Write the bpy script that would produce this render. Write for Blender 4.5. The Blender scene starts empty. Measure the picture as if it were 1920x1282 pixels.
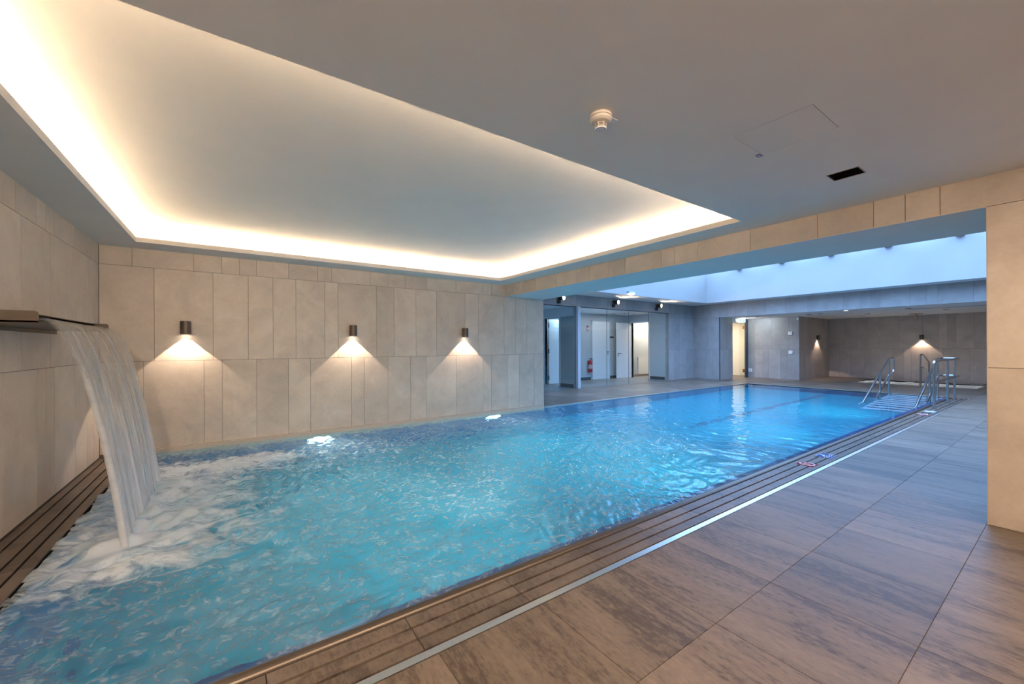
import bpy, bmesh, math, random
import numpy as np
from mathutils import Vector, Matrix

random.seed(7)
rng = np.random.default_rng(11)
D = bpy.data
scn = bpy.context.scene
COL = scn.collection
PI = math.pi

# ------------------------------------------------------------------ camera, world, exposure
H_EYE = 1.45
cam_d = D.cameras.new('camera')
cam = D.objects.new('camera', cam_d)
COL.objects.link(cam)
scn.camera = cam
cam_d.sensor_width = 36.0
cam_d.sensor_fit = 'HORIZONTAL'
cam_d.lens = 751.2 / 1920 * 36
cam_d.shift_y = (648.8 - 641.0) / 1920
cam_d.clip_start = 0.02
cam_d.clip_end = 200
yaw, roll = math.radians(55.13), math.radians(-0.2326)
F = Vector((math.cos(yaw), math.sin(yaw), 0))
R0 = F.cross(Vector((0, 0, 1))).normalized()
U0 = Vector((0, 0, 1))
R = math.cos(roll) * R0 + math.sin(roll) * U0
U = -math.sin(roll) * R0 + math.cos(roll) * U0
M = Matrix((R, U, -F)).transposed().to_4x4()
M.translation = Vector((0, 0, H_EYE))
cam.matrix_world = M

scn.view_settings.view_transform = 'Standard'
scn.view_settings.look = 'None'
scn.view_settings.gamma = 1.0
scn.view_settings.use_curve_mapping = False
scn.view_settings.exposure = 0.18

world = D.worlds.new('sky')
scn.world = world
world.use_nodes = True
bg = world.node_tree.nodes['Background']
bg.inputs['Color'].default_value = (0.27, 0.50, 0.95, 1)
bg.inputs['Strength'].default_value = 9.0

cy = scn.cycles
cy.max_bounces = 12
cy.diffuse_bounces = 5
cy.glossy_bounces = 5
cy.transmission_bounces = 10
cy.transparent_max_bounces = 16
cy.sample_clamp_indirect = 6.0
cy.sample_clamp_direct = 0.0
cy.blur_glossy = 0.6
cy.caustics_reflective = True
cy.caustics_refractive = True
try:
    cy.use_denoising = True
    cy.denoiser = 'OPENIMAGEDENOISE'
except Exception:
    pass


def area_light(name, loc, rot, sx, sy, power, color, portal=False, spread=PI):
    l = D.lights.new(name, 'AREA')
    l.shape = 'RECTANGLE'
    l.size, l.size_y = sx, sy
    l.energy = power
    l.color = color
    l.spread = spread
    if portal:
        l.cycles.is_portal = True
    o = D.objects.new(name, l)
    o.location = loc
    o.rotation_euler = rot
    COL.objects.link(o)
    return o


def spot_light(name, loc, direction, power, color, size_deg, blend, radius=0.03, parent=None):
    l = D.lights.new(name, 'SPOT')
    l.energy = power
    l.color = color
    l.spot_size = math.radians(size_deg)
    l.spot_blend = blend
    l.shadow_soft_size = radius
    o = D.objects.new(name, l)
    o.rotation_mode = 'QUATERNION'
    o.rotation_quaternion = Vector(direction).to_track_quat('-Z', 'Y')
    o.location = loc
    COL.objects.link(o)
    if parent:
        o.parent = parent
    return o


# daylight comes in through the skylight opening (portal only guides sampling)
area_light('skylight_portal', (12.3, 2.4, 4.74), (0, 0, 0), 7.8, 13.2, 0, (1, 1, 1), portal=True)
# unseen warm lights behind the camera; tilted ones added to brighten the walls
WARM = (1.0, 0.80, 0.60)
UNSEEN_LIGHTS = [(3.55, -1.25, 2.79, 68, 0), (1.4, -0.9, 2.79, 72, 48), (-0.8, -0.4, 2.79, 115, 48)]
for (x, y, z, p, tilt) in UNSEEN_LIGHTS:
    area_light('unseen_light_beam', (x, y, z - 0.01), (math.radians(tilt), 0, 0), 0.22, 0.12, p, WARM)
# foyer, side rooms
area_light('foyer_lamp_beam', (12.6, 11.3, 2.80), (0, 0, 0), 2.6, 0.5, 16, (0.95, 0.93, 1.0))
area_light('entry_lamp_beam', (10.35, 11.35, 2.80), (0, 0, 0), 0.5, 0.5, 22, (0.50, 0.72, 1.0))
area_light('side_room_lamp_beam', (16.0, 11.55, 2.72), (0, 0, 0), 0.9, 0.5, 75, (1.0, 0.80, 0.66))
area_light('corridor_lamp_beam', (18.3, 9.9, 2.60), (0, 0, 0), 1.6, 0.8, 60, (1.0, 0.87, 0.70))
area_light('niche_lamp_beam', (20.2, 3.0, 2.61), (0, 0, 0), 2.5, 5.0, 9, (1.0, 0.80, 0.68))


# ------------------------------------------------------------------ mesh helpers
class MB:
    """collects shapes, then links them as ONE mesh object"""

    def __init__(self):
        self.v, self.f, self.m, self.s, self.t = [], [], [], [], []

    def add(self, verts, faces, mat=0, smooth=False, tile=0.5):
        b = len(self.v)
        self.v.extend([tuple(p) for p in verts])
        for f in faces:
            self.f.append(tuple(b + i for i in f))
            self.m.append(mat)
            self.s.append(smooth)
            self.t.append(tile)

    def box(self, lo, hi, mat=0, tile=0.5):
        x0, y0, z0 = lo
        x1, y1, z1 = hi
        v = [(x0, y0, z0), (x1, y0, z0), (x1, y1, z0), (x0, y1, z0),
             (x0, y0, z1), (x1, y0, z1), (x1, y1, z1), (x0, y1, z1)]
        f = [(3, 2, 1, 0), (4, 5, 6, 7), (0, 1, 5, 4), (1, 2, 6, 5), (2, 3, 7, 6), (3, 0, 4, 7)]
        self.add(v, f, mat, False, tile)

    def prism(self, poly, axis, a0, a1, mat=0, tile=0.5):
        """extrude a 2-D polygon (counter-clockwise) along axis 'x', 'y' or 'z'"""
        n = len(poly)

        def P(p, a):
            return {'x': (a, p[0], p[1]), 'y': (p[0], a, p[1]), 'z': (p[0], p[1], a)}[axis]
        v = [P(p, a0) for p in poly] + [P(p, a1) for p in poly]
        f = [(i, (i + 1) % n, n + (i + 1) % n, n + i) for i in range(n)]
        f += [tuple(range(n - 1, -1, -1)), tuple(range(n, 2 * n))]
        self.add(v, f, mat, False, tile)

    def cyl(self, p0, p1, r0, r1=None, n=24, mat=0, caps=True):
        r1 = r0 if r1 is None else r1
        p0, p1 = Vector(p0), Vector(p1)
        d = (p1 - p0).normalized()
        a = d.orthogonal().normalized()
        b = d.cross(a)
        ring = [(a * math.cos(2 * PI * i / n) + b * math.sin(2 * PI * i / n)) for i in range(n)]
        v = [p0 + q * r0 for q in ring] + [p1 + q * r1 for q in ring]
        self.add(v, [(i, (i + 1) % n, n + (i + 1) % n, n + i) for i in range(n)], mat, True)
        if caps:
            self.add([p0 + q * r0 for q in ring], [tuple(range(n - 1, -1, -1))], mat)
            self.add([p1 + q * r1 for q in ring], [tuple(range(n))], mat)

    def lathe(self, prof, centre, n=32, mat=0, axis='z'):
        """prof: list of (radius, height); flat shading across sharp rings is avoided by separate bands"""
        cx, cy_, cz = centre
        for (r0, h0), (r1, h1) in zip(prof[:-1], prof[1:]):
            v = []
            for (r, h) in ((r0, h0), (r1, h1)):
                for i in range(n):
                    c, s = math.cos(2 * PI * i / n) * r, math.sin(2 * PI * i / n) * r
                    if axis == 'z':
                        v.append((cx + c, cy_ + s, cz + h))
                    elif axis == 'y':
                        v.append((cx + s, cy_ + h, cz + c))
                    else:
                        v.append((cx + h, cy_ + c, cz + s))
            f = [(i, (i + 1) % n, n + (i + 1) % n, n + i) for i in range(n)]
            self.add(v, f, mat, True)

    def tube(self, path, r, n=14, mat=0, caps=True):
        pts = [Vector(p) for p in path]
        t0 = (pts[1] - pts[0]).normalized()
        a = t0.orthogonal().normalized()
        rings = []
        for i, p in enumerate(pts):
            if i == 0:
                t = t0
            elif i == len(pts) - 1:
                t = (pts[i] - pts[i - 1]).normalized()
            else:
                t = ((pts[i + 1] - p).normalized() + (p - pts[i - 1]).normalized()).normalized()
            a = (a - t * a.dot(t)).normalized()
            b = t.cross(a)
            rings.append([p + (a * math.cos(2 * PI * k / n) + b * math.sin(2 * PI * k / n)) * r for k in range(n)])
        v = [q for rg in rings for q in rg]
        f = []
        for i in range(len(rings) - 1):
            for k in range(n):
                f.append((i * n + k, i * n + (k + 1) % n, (i + 1) * n + (k + 1) % n, (i + 1) * n + k))
        self.add(v, f, mat, True)
        if caps:
            self.add(rings[0], [tuple(range(n - 1, -1, -1))], mat)
            self.add(rings[-1], [tuple(range(n))], mat)

    def build(self, name, mats, parent=None, bevel=0.0):
        me = D.meshes.new(name)
        me.from_pydata(self.v, [], self.f)
        if not isinstance(mats, (list, tuple)):
            mats = [mats]
        for m in mats:
            me.materials.append(m)
        me.polygons.foreach_set('material_index', self.m)
        me.polygons.foreach_set('use_smooth', self.s)
        at = me.attributes.new('tile', 'FLOAT', 'FACE')
        at.data.foreach_set('value', self.t)
        me.update()
        o = D.objects.new(name, me)
        COL.objects.link(o)
        if parent:
            o.parent = parent
        if bevel:
            b = o.modifiers.new('bevel', 'BEVEL')
            b.width = bevel
            b.segments = 2
            b.limit_method = 'ANGLE'
        return o


def fillet(path, r, n=6):
    """round the inner corners of a polyline"""
    pts = [Vector(p) for p in path]
    out = [pts[0]]
    for i in range(1, len(pts) - 1):
        a, p, b = pts[i - 1], pts[i], pts[i + 1]
        u, w = (a - p), (b - p)
        d = min(r, u.length * .49, w.length * .49)
        s, e = p + u.normalized() * d, p + w.normalized() * d
        for k in range(n + 1):
            t = k / n
            out.append(s * (1 - t) ** 2 + p * 2 * t * (1 - t) + e * t ** 2)
    out.append(pts[-1])
    return out


def tag(o, label=None, cat=None, group=None, kind=None):
    if label:
        o['label'] = label
    if cat:
        o['category'] = cat
    if group:
        o['group'] = group
    if kind:
        o['kind'] = kind
    return o


def thing(name, label, cat, loc=(0, 0, 0), rotz=0.0, group=None):
    o = D.objects.new(name, None)
    o.empty_display_size = 0.1
    COL.objects.link(o)
    o.location = loc
    o.rotation_euler = (0, 0, rotz)
    return tag(o, label, cat, group)


def copy_tree(o, parent=None):
    c = o.copy()
    if o.type == 'LIGHT':
        c.data = o.data
    COL.objects.link(c)
    c.parent = parent
    for ch in o.children:
        copy_tree(ch, c)
    return c


def struct(o, label, cat):
    return tag(o, label, cat, None, 'structure')


# ------------------------------------------------------------------ materials
def mat(name):
    m = D.materials.new(name)
    m.use_nodes = True
    nt = m.node_tree
    for n in list(nt.nodes):
        nt.nodes.remove(n)
    out = nt.nodes.new('ShaderNodeOutputMaterial')
    return m, nt, out


def N(nt, typ, **kw):
    n = nt.nodes.new(typ)
    for k, v in kw.items():
        if k in n.inputs:
            n.inputs[k].default_value = v
        else:
            setattr(n, k, v)
    return n


def L(nt, a, b):
    nt.links.new(a, b)


def math_node(nt, op, a, b=None, clamp=False):
    n = nt.nodes.new('ShaderNodeMath')
    n.operation = op
    n.use_clamp = clamp
    for i, x in enumerate((a, b)):
        if x is None:
            continue
        if isinstance(x, (int, float)):
            n.inputs[i].default_value = x
        else:
            nt.links.new(x, n.inputs[i])
    return n.outputs[0]


def ramp(nt, fac, stops):
    n = nt.nodes.new('ShaderNodeValToRGB')
    cr = n.color_ramp
    while len(cr.elements) < len(stops):
        cr.elements.new(0.5)
    for e, (p, c) in zip(cr.elements, stops):
        e.position = p
        e.color = c if len(c) == 4 else (*c, 1)
    nt.links.new(fac, n.inputs[0])
    return n.outputs[0]


def plain(name, color, rough=0.5, metallic=0.0, noise=0.0, nscale=20.0, bump=0.0, spec=0.5):
    m, nt, out = mat(name)
    p = N(nt, 'ShaderNodeBsdfPrincipled', Roughness=rough, Metallic=metallic)
    p.inputs['Base Color'].default_value = (*color, 1)
    p.inputs['Specular IOR Level'].default_value = spec
    L(nt, p.outputs[0], out.inputs[0])
    if noise or bump:
        geo = N(nt, 'ShaderNodeNewGeometry')
        nz = N(nt, 'ShaderNodeTexNoise', Scale=nscale, Detail=5.0)
        L(nt, geo.outputs['Position'], nz.inputs['Vector'])
        if noise:
            a = tuple(c * (1 - noise) for c in color)
            b = tuple(min(1, c * (1 + noise)) for c in color)
            L(nt, ramp(nt, nz.outputs[0], [(0.3, a), (0.7, b)]), p.inputs['Base Color'])
        if bump:
            bp = N(nt, 'ShaderNodeBump', Strength=bump, Distance=0.01)
            L(nt, nz.outputs[0], bp.inputs['Height'])
            L(nt, bp.outputs[0], p.inputs['Normal'])
    return m


def emit(name, color, strength):
    m, nt, out = mat(name)
    e = N(nt, 'ShaderNodeEmission', Strength=strength)
    e.inputs[0].default_value = (*color, 1)
    L(nt, e.outputs[0], out.inputs[0])
    return m


def stone_wall(name, base, rough=0.42):
    m, nt, out = mat(name)
    p = N(nt, 'ShaderNodeBsdfPrincipled')
    L(nt, p.outputs[0], out.inputs[0])
    geo = N(nt, 'ShaderNodeNewGeometry')
    at = N(nt, 'ShaderNodeAttribute', attribute_name='tile')
    off = N(nt, 'ShaderNodeVectorMath', operation='SCALE')
    off.inputs[0].default_value = (37.0, 53.0, 71.0)
    L(nt, at.outputs['Fac'], off.inputs['Scale'])
    add = N(nt, 'ShaderNodeVectorMath', operation='ADD')
    L(nt, geo.outputs['Position'], add.inputs[0])
    L(nt, off.outputs[0], add.inputs[1])
    n1 = N(nt, 'ShaderNodeTexNoise', Scale=2.3, Detail=7.0, Roughness=0.62, Distortion=0.4)
    n2 = N(nt, 'ShaderNodeTexNoise', Scale=26.0, Detail=4.0, Roughness=0.6)
    L(nt, add.outputs[0], n1.inputs['Vector'])
    L(nt, add.outputs[0], n2.inputs['Vector'])
    mx = math_node(nt, 'ADD', math_node(nt, 'MULTIPLY', n1.outputs[0], 0.8), math_node(nt, 'MULTIPLY', n2.outputs[0], 0.2))
    c = ramp(nt, mx, [(0.28, tuple(b * k for b, k in zip(base, (0.80, 0.81, 0.83)))),
                      (0.50, base), (0.74, tuple(min(1, b * k) for b, k in zip(base, (1.19, 1.20, 1.22))))])
    val = math_node(nt, 'ADD', math_node(nt, 'MULTIPLY', at.outputs['Fac'], 0.16), 0.92)
    hsv = N(nt, 'ShaderNodeHueSaturation')
    L(nt, c, hsv.inputs['Color'])
    L(nt, val, hsv.inputs['Value'])
    L(nt, hsv.outputs[0], p.inputs['Base Color'])
    r = math_node(nt, 'ADD', math_node(nt, 'MULTIPLY', n1.outputs[0], 0.25), rough - 0.12)
    L(nt, r, p.inputs['Roughness'])
    bp = N(nt, 'ShaderNodeBump', Strength=0.08, Distance=0.004)
    L(nt, n2.outputs[0], bp.inputs['Height'])
    L(nt, bp.outputs[0], p.inputs['Normal'])
    return m


def stone_floor(name, dark, light, rough=0.42, stretch=(4.6, 0.75, 1.0), bump=0.25):
    m, nt, out = mat(name)
    p = N(nt, 'ShaderNodeBsdfPrincipled')
    L(nt, p.outputs[0], out.inputs[0])
    geo = N(nt, 'ShaderNodeNewGeometry')
    at = N(nt, 'ShaderNodeAttribute', attribute_name='tile')
    off = N(nt, 'ShaderNodeVectorMath', operation='SCALE')
    off.inputs[0].default_value = (41.0, 67.0, 13.0)
    L(nt, at.outputs['Fac'], off.inputs['Scale'])
    add = N(nt, 'ShaderNodeVectorMath', operation='ADD')
    L(nt, geo.outputs['Position'], add.inputs[0])
    L(nt, off.outputs[0], add.inputs[1])
    mp = N(nt, 'ShaderNodeVectorMath', operation='MULTIPLY')
    mp.inputs[1].default_value = stretch
    L(nt, add.outputs[0], mp.inputs[0])
    n1 = N(nt, 'ShaderNodeTexNoise', Scale=1.0, Detail=8.0, Roughness=0.68, Distortion=0.6)
    L(nt, mp.outputs[0], n1.inputs['Vector'])
    mp2 = N(nt, 'ShaderNodeVectorMath', operation='MULTIPLY')
    mp2.inputs[1].default_value = (2.2, 0.8, 1.0)
    L(nt, add.outputs[0], mp2.inputs[0])
    n2 = N(nt, 'ShaderNodeTexNoise', Scale=22.0, Detail=6.0, Roughness=0.7)
    L(nt, mp2.outputs[0], n2.inputs['Vector'])
    mx = math_node(nt, 'ADD', math_node(nt, 'MULTIPLY', n1.outputs[0], 0.60), math_node(nt, 'MULTIPLY', n2.outputs[0], 0.40))
    mid = tuple(0.5 * (a + b) for a, b in zip(dark, light))
    c = ramp(nt, mx, [(0.36, tuple(.70 * d for d in dark)), (0.43, dark), (0.485, mid), (0.62, light)])
    val = math_node(nt, 'ADD', math_node(nt, 'MULTIPLY', at.outputs['Fac'], 0.36), 0.80)
    hsv = N(nt, 'ShaderNodeHueSaturation')
    L(nt, c, hsv.inputs['Color'])
    L(nt, val, hsv.inputs['Value'])
    L(nt, hsv.outputs[0], p.inputs['Base Color'])
    r = math_node(nt, 'ADD', math_node(nt, 'MULTIPLY', n2.outputs[0], 0.2), rough - 0.1)
    L(nt, r, p.inputs['Roughness'])
    bp = N(nt, 'ShaderNodeBump', Strength=bump, Distance=0.006)
    L(nt, n2.outputs[0], bp.inputs['Height'])
    L(nt, bp.outputs[0], p.inputs['Normal'])
    return m


TILE = stone_wall('beige_stone_tile', (0.66, 0.55, 0.45))
TILE_HALL = stone_wall('grey_stone_tile', (0.335, 0.315, 0.30))
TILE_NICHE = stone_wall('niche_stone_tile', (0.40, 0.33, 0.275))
GROUT = plain('dark_grout', (0.13, 0.105, 0.085), 0.8)
FLOOR = stone_floor('streaked_brown_stone', (0.085, 0.060, 0.044), (0.225, 0.168, 0.124))
FLOOR_GROUT = plain('floor_grout', (0.11, 0.088, 0.072), 0.8)
SLAT = stone_floor('grate_stone', (0.075, 0.054, 0.042), (0.17, 0.127, 0.097), 0.36, (3.0, 3.0, 1.0), 0.15)
FOYER_FLOOR = stone_floor('foyer_stone', (0.16, 0.15, 0.145), (0.26, 0.25, 0.24))
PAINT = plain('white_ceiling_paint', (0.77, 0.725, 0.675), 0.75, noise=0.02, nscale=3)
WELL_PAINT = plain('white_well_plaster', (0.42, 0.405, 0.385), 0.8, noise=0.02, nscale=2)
WHITE = plain('white_lacquer', (0.80, 0.79, 0.78), 0.45)
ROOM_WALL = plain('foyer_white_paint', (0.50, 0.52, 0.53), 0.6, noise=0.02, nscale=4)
CREAM = plain('cream_paint', (0.82, 0.76, 0.66), 0.6)
BLACK = plain('black_void', (0.004, 0.004, 0.004), 0.9)
SLOT_SHADE = plain('slot_shade_black', (0.003, 0.003, 0.003), 0.95, spec=0.05)  # near-black colour standing in for shade in the grate slots
STEEL = plain('brushed_stainless_steel', (0.50, 0.50, 0.50), 0.17, 1.0, bump=0.03, nscale=60)
RIM_STEEL = plain('satin_rim_steel', (0.15, 0.118, 0.095), 0.40, 0.9, bump=0.05, nscale=40)
SPOUT_STEEL = plain('warm_bronze_steel', (0.075, 0.054, 0.039), 0.42, 0.3, bump=0.04, nscale=50)
STRIP_STEEL = plain('bright_profile_steel', (0.88, 0.83, 0.78), 0.30, 1.0)
LAMP_BODY = plain('bronze_lamp_paint', (0.115, 0.092, 0.075), 0.4, 0.45, noise=0.08)
DARK_METAL = plain('dark_metal', (0.035, 0.033, 0.032), 0.4, 0.5)
SKIRT = plain('slate_skirting', (0.045, 0.048, 0.05), 0.5)
RED = plain('red_enamel', (0.42, 0.012, 0.016), 0.35)
SIGN_RED = plain('sign_red', (0.40, 0.006, 0.018), 0.7, spec=0.15)
SIGN_WHITE = plain('sign_white', (0.86, 0.83, 0.80), 0.45)
SIGN_BLUE = plain('sign_blue', (0.01, 0.085, 0.36), 0.7, spec=0.15)
SIGN_PURPLE = plain('sticker_plum', (0.13, 0.06, 0.16), 0.6)
STICKER_BLUE = plain('sticker_blue', (0.36, 0.42, 0.62), 0.6)
DETECTOR = plain('detector_plastic', (0.66, 0.59, 0.52), 0.5)
DET_GREY = plain('detector_grey', (0.40, 0.43, 0.50), 0.5)
BRONZE = plain('hinge_bronze', (0.25, 0.13, 0.06), 0.4, 0.8)
PAPER = plain('notice_paper', (0.74, 0.77, 0.85), 0.7)
INK = plain('notice_ink', (0.25, 0.32, 0.45), 0.7)
LINER = plain('turquoise_pool_liner', (0.025, 0.42, 0.54), 0.5, noise=0.05, nscale=1.2)
LINER_WALL = plain('blue_pool_wall', (0.03, 0.16, 0.33), 0.35, noise=0.05, nscale=1.5)
LINER_STEP = plain('step_steel', (0.72, 0.82, 0.88), 0.35, 0.1)
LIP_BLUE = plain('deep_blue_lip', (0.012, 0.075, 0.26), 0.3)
GRILLE = plain('floor_grille', (0.05, 0.20, 0.30), 0.5)
PLUNGE = plain('pale_plunge_liner', (0.72, 0.72, 0.70), 0.5)
GLOW = emit('lamp_glow', (1.0, 0.86, 0.70), 14.0)
SPOT_GLOW = emit('spot_glow', (1.0, 0.72, 0.45), 160.0)
FLOOD_GLOW = emit('flood_glow', (0.95, 0.98, 1.0), 8.0)
LED = emit('cove_led', (1.0, 0.75, 0.48), 190.0)
POOL_LAMP = emit('pool_lamp', (0.62, 0.93, 1.0), 4.0)
EXIT_WHITE = emit('exit_white', (0.62, 0.88, 1.0), 3.2)
EXIT_GREEN = emit('exit_green', (0.0, 0.30, 0.20), 1.0)
DIM_GLOW = emit('recessed_glow', (1.0, 0.85, 0.68), 9.0)


def glass_mat(name, tint=(0.97, 0.985, 0.98), ior=1.5, refl=1.0):
    m, nt, out = mat(name)
    tr = N(nt, 'ShaderNodeBsdfTransparent')
    tr.inputs[0].default_value = (*tint, 1)
    gl = N(nt, 'ShaderNodeBsdfGlossy', Roughness=0.0)
    gl.inputs[0].default_value = (1, 1, 1, 1)
    geo = N(nt, 'ShaderNodeNewGeometry')
    dt_ = N(nt, 'ShaderNodeVectorMath', operation='DOT_PRODUCT')
    L(nt, geo.outputs['Incoming'], dt_.inputs[0])
    L(nt, geo.outputs['Normal'], dt_.inputs[1])
    f0 = ((ior - 1) / (ior + 1)) ** 2
    om = math_node(nt, 'SUBTRACT', 1.0, math_node(nt, 'ABSOLUTE', dt_.outputs['Value']), True)
    sch = math_node(nt, 'ADD', math_node(nt, 'MULTIPLY', math_node(nt, 'POWER', om, 5.0), 1 - f0), f0)
    mx = N(nt, 'ShaderNodeMixShader')
    L(nt, math_node(nt, 'MULTIPLY', sch, refl), mx.inputs[0])
    L(nt, tr.outputs[0], mx.inputs[1])
    L(nt, gl.outputs[0], mx.inputs[2])
    L(nt, mx.outputs[0], out.inputs[0])
    return m


GLASS = glass_mat('clear_glass', (0.90, 0.96, 0.965), 1.52)
GREEN_GLASS = glass_mat('greenish_glass', (0.86, 0.92, 0.88), 1.5)


def water_mat(name, tint, foam=True, bump=1.0):
    m, nt, out = mat(name)
    geo = N(nt, 'ShaderNodeNewGeometry')
    n1 = N(nt, 'ShaderNodeTexNoise', Scale=13.0, Detail=3.0, Roughness=0.55, Distortion=0.9)
    n2 = N(nt, 'ShaderNodeTexNoise', Scale=38.0, Detail=2.0, Roughness=0.5, Distortion=0.5)
    L(nt, geo.outputs['Position'], n1.inputs['Vector'])
    L(nt, geo.outputs['Position'], n2.inputs['Vector'])
    hgt = math_node(nt, 'ADD', math_node(nt, 'MULTIPLY', n1.outputs[0], 0.75), math_node(nt, 'MULTIPLY', n2.outputs[0], 0.25))
    at = N(nt, 'ShaderNodeAttribute', attribute_name='chop')
    bp = N(nt, 'ShaderNodeBump', Distance=0.010)
    L(nt, math_node(nt, 'MULTIPLY', at.outputs['Fac'], bump), bp.inputs['Strength'])
    L(nt, hgt, bp.inputs['Height'])
    gl = N(nt, 'ShaderNodeBsdfGlass', Roughness=0.0, IOR=1.35)
    gl.inputs['Color'].default_value = (*tint, 1)
    L(nt, bp.outputs[0], gl.inputs['Normal'])
    if not foam:
        L(nt, gl.outputs[0], out.inputs[0])
        return m
    fa = N(nt, 'ShaderNodeAttribute', attribute_name='foam')
    warp = N(nt, 'ShaderNodeTexNoise', Scale=4.0, Detail=7.0, Roughness=0.68, Distortion=1.6)
    mpv = N(nt, 'ShaderNodeVectorMath', operation='MULTIPLY')
    mpv.inputs[1].default_value = (0.75, 1.5, 1.0)
    L(nt, geo.outputs['Position'], mpv.inputs[0])
    L(nt, mpv.outputs[0], warp.inputs['Vector'])
    k = math_node(nt, 'ADD', fa.outputs['Fac'], math_node(nt, 'MULTIPLY', math_node(nt, 'SUBTRACT', warp.outputs[0], 0.5), 1.9))
    fac = ramp(nt, k, [(0.48, (0, 0, 0)), (0.92, (1, 1, 1))])
    fac = math_node(nt, 'MULTIPLY', fac, 0.93)
    ma = N(nt, 'ShaderNodeAttribute', attribute_name='milk')
    n3 = N(nt, 'ShaderNodeTexNoise', Scale=2.6, Detail=6.0, Roughness=0.6, Distortion=1.2)
    L(nt, geo.outputs['Position'], n3.inputs['Vector'])
    mk0 = math_node(nt, 'MULTIPLY', ma.outputs['Fac'], ramp(nt, n3.outputs[0], [(0.34, (0.12, 0.12, 0.12)), (0.70, (1, 1, 1))]))
    n4 = N(nt, 'ShaderNodeTexNoise', Scale=5.5, Detail=3.0, Roughness=0.55, Distortion=1.8)
    mpw = N(nt, 'ShaderNodeVectorMath', operation='MULTIPLY')
    mpw.inputs[1].default_value = (1.0, 1.7, 1.0)
    L(nt, geo.outputs['Position'], mpw.inputs[0])
    L(nt, mpw.outputs[0], n4.inputs['Vector'])
    ridge = math_node(nt, 'SUBTRACT', 1.0, math_node(nt, 'MULTIPLY', math_node(nt, 'ABSOLUTE', math_node(nt, 'SUBTRACT', n4.outputs[0], 0.5)), 9.0), True)
    ridge = math_node(nt, 'POWER', ridge, 1.6)
    brk = ramp(nt, n1.outputs[0], [(0.42, (0, 0, 0)), (0.62, (1, 1, 1))])
    sa = N(nt, 'ShaderNodeAttribute', attribute_name='painted_glint')
    st_ = math_node(nt, 'MULTIPLY', math_node(nt, 'MULTIPLY', ridge, brk), sa.outputs['Fac'])  # bright lines painted on the water surface to imitate glints
    mk = math_node(nt, 'ADD', mk0, st_, True)
    fb = N(nt, 'ShaderNodeBsdfPrincipled', Roughness=0.55)
    fb.inputs['Base Color'].default_value = (0.86, 0.86, 0.86, 1)
    bp2 = N(nt, 'ShaderNodeBump', Strength=0.7, Distance=0.03)
    L(nt, warp.outputs[0], bp2.inputs['Height'])
    L(nt, bp2.outputs[0], fb.inputs['Normal'])
    mx = N(nt, 'ShaderNodeMixShader')
    tl = N(nt, 'ShaderNodeBsdfTranslucent')
    tl.inputs[0].default_value = (0.86, 0.97, 0.95, 1)
    fm = N(nt, 'ShaderNodeMixShader')
    fm.inputs[0].default_value = 0.30
    L(nt, fb.outputs[0], fm.inputs[1])
    L(nt, tl.outputs[0], fm.inputs[2])
    tw = N(nt, 'ShaderNodeBsdfDiffuse')
    tw.inputs[0].default_value = (0.9, 0.9, 0.9, 1)
    tm = N(nt, 'ShaderNodeMixShader')
    tm.inputs[0].default_value = 0.35
    L(nt, tl.outputs[0], tm.inputs[1])
    L(nt, tw.outputs[0], tm.inputs[2])
    mm = N(nt, 'ShaderNodeMixShader')
    L(nt, mk, mm.inputs[0])
    L(nt, gl.outputs[0], mm.inputs[1])
    L(nt, tm.outputs[0], mm.inputs[2])
    L(nt, fac, mx.inputs[0])
    L(nt, mm.outputs[0], mx.inputs[1])
    L(nt, fm.outputs[0], mx.inputs[2])
    L(nt, mx.outputs[0], out.inputs[0])
    return m


WATER = water_mat('pool_water', (0.78, 0.96, 1.0))
WATER_STILL = water_mat('plunge_water', (0.95, 0.98, 1.0), foam=False, bump=0.6)

# ------------------------------------------------------------------ key dimensions
XL, YA, XB, XB2 = -1.44, 7.40, 4.98, 6.06     # left wall, long wall, cross wall faces
ZC, ZJ1, ZJ2 = 2.804, 1.262, 2.555            # main ceiling, tile joints
YN = -3.2                                     # wall behind the camera
YG = 10.04                                    # glass front
XE = 16.0                                     # pool end
XH = 16.8                                     # hall end wall / bulkhead
ZH = 3.2                                      # hall ceiling
ZN = 2.63                                     # niche ceiling
XNI = 22.55                                   # niche back wall
YR = -4.6                                     # hall right wall
Y0, X0 = 2.16, -1.09                          # pool inner edges
WZ = -0.015                                   # water level
DEPTH = -1.35


def tiles_on(mb, axis, face, sign, u0, u1, rows, gap=0.0045, depth=0.012):
    """cladding of separate stone panels; axis 'x': plane x=face, u runs along y; axis 'y': plane y=face, u along x.
    sign = direction of the visible side; rows = [(z0, z1, [joints])]"""
    for (z0, z1, joints) in rows:
        us = [u0] + [j for j in sorted(joints) if u0 + .02 < j < u1 - .02] + [u1]
        for a, b in zip(us[:-1], us[1:]):
            g = gap / 2
            lo_u, hi_u = a + g, b - g
            zz0, zz1 = z0 + g, z1 - g
            f0, f1 = sorted((face, face - sign * depth))
            if axis == 'x':
                mb.box((f0, lo_u, zz0), (f1, hi_u, zz1), 0, random.random())
            else:
                mb.box((lo_u, f0, zz0), (hi_u, f1, zz1), 0, random.random())


def rand_joints(a, b, seed):
    r = random.Random(seed)
    out, x = [], a
    while x < b:
        x += r.choice([0.215, 0.43, 0.645, 0.43])
        out.append(x)
    return out


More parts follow.
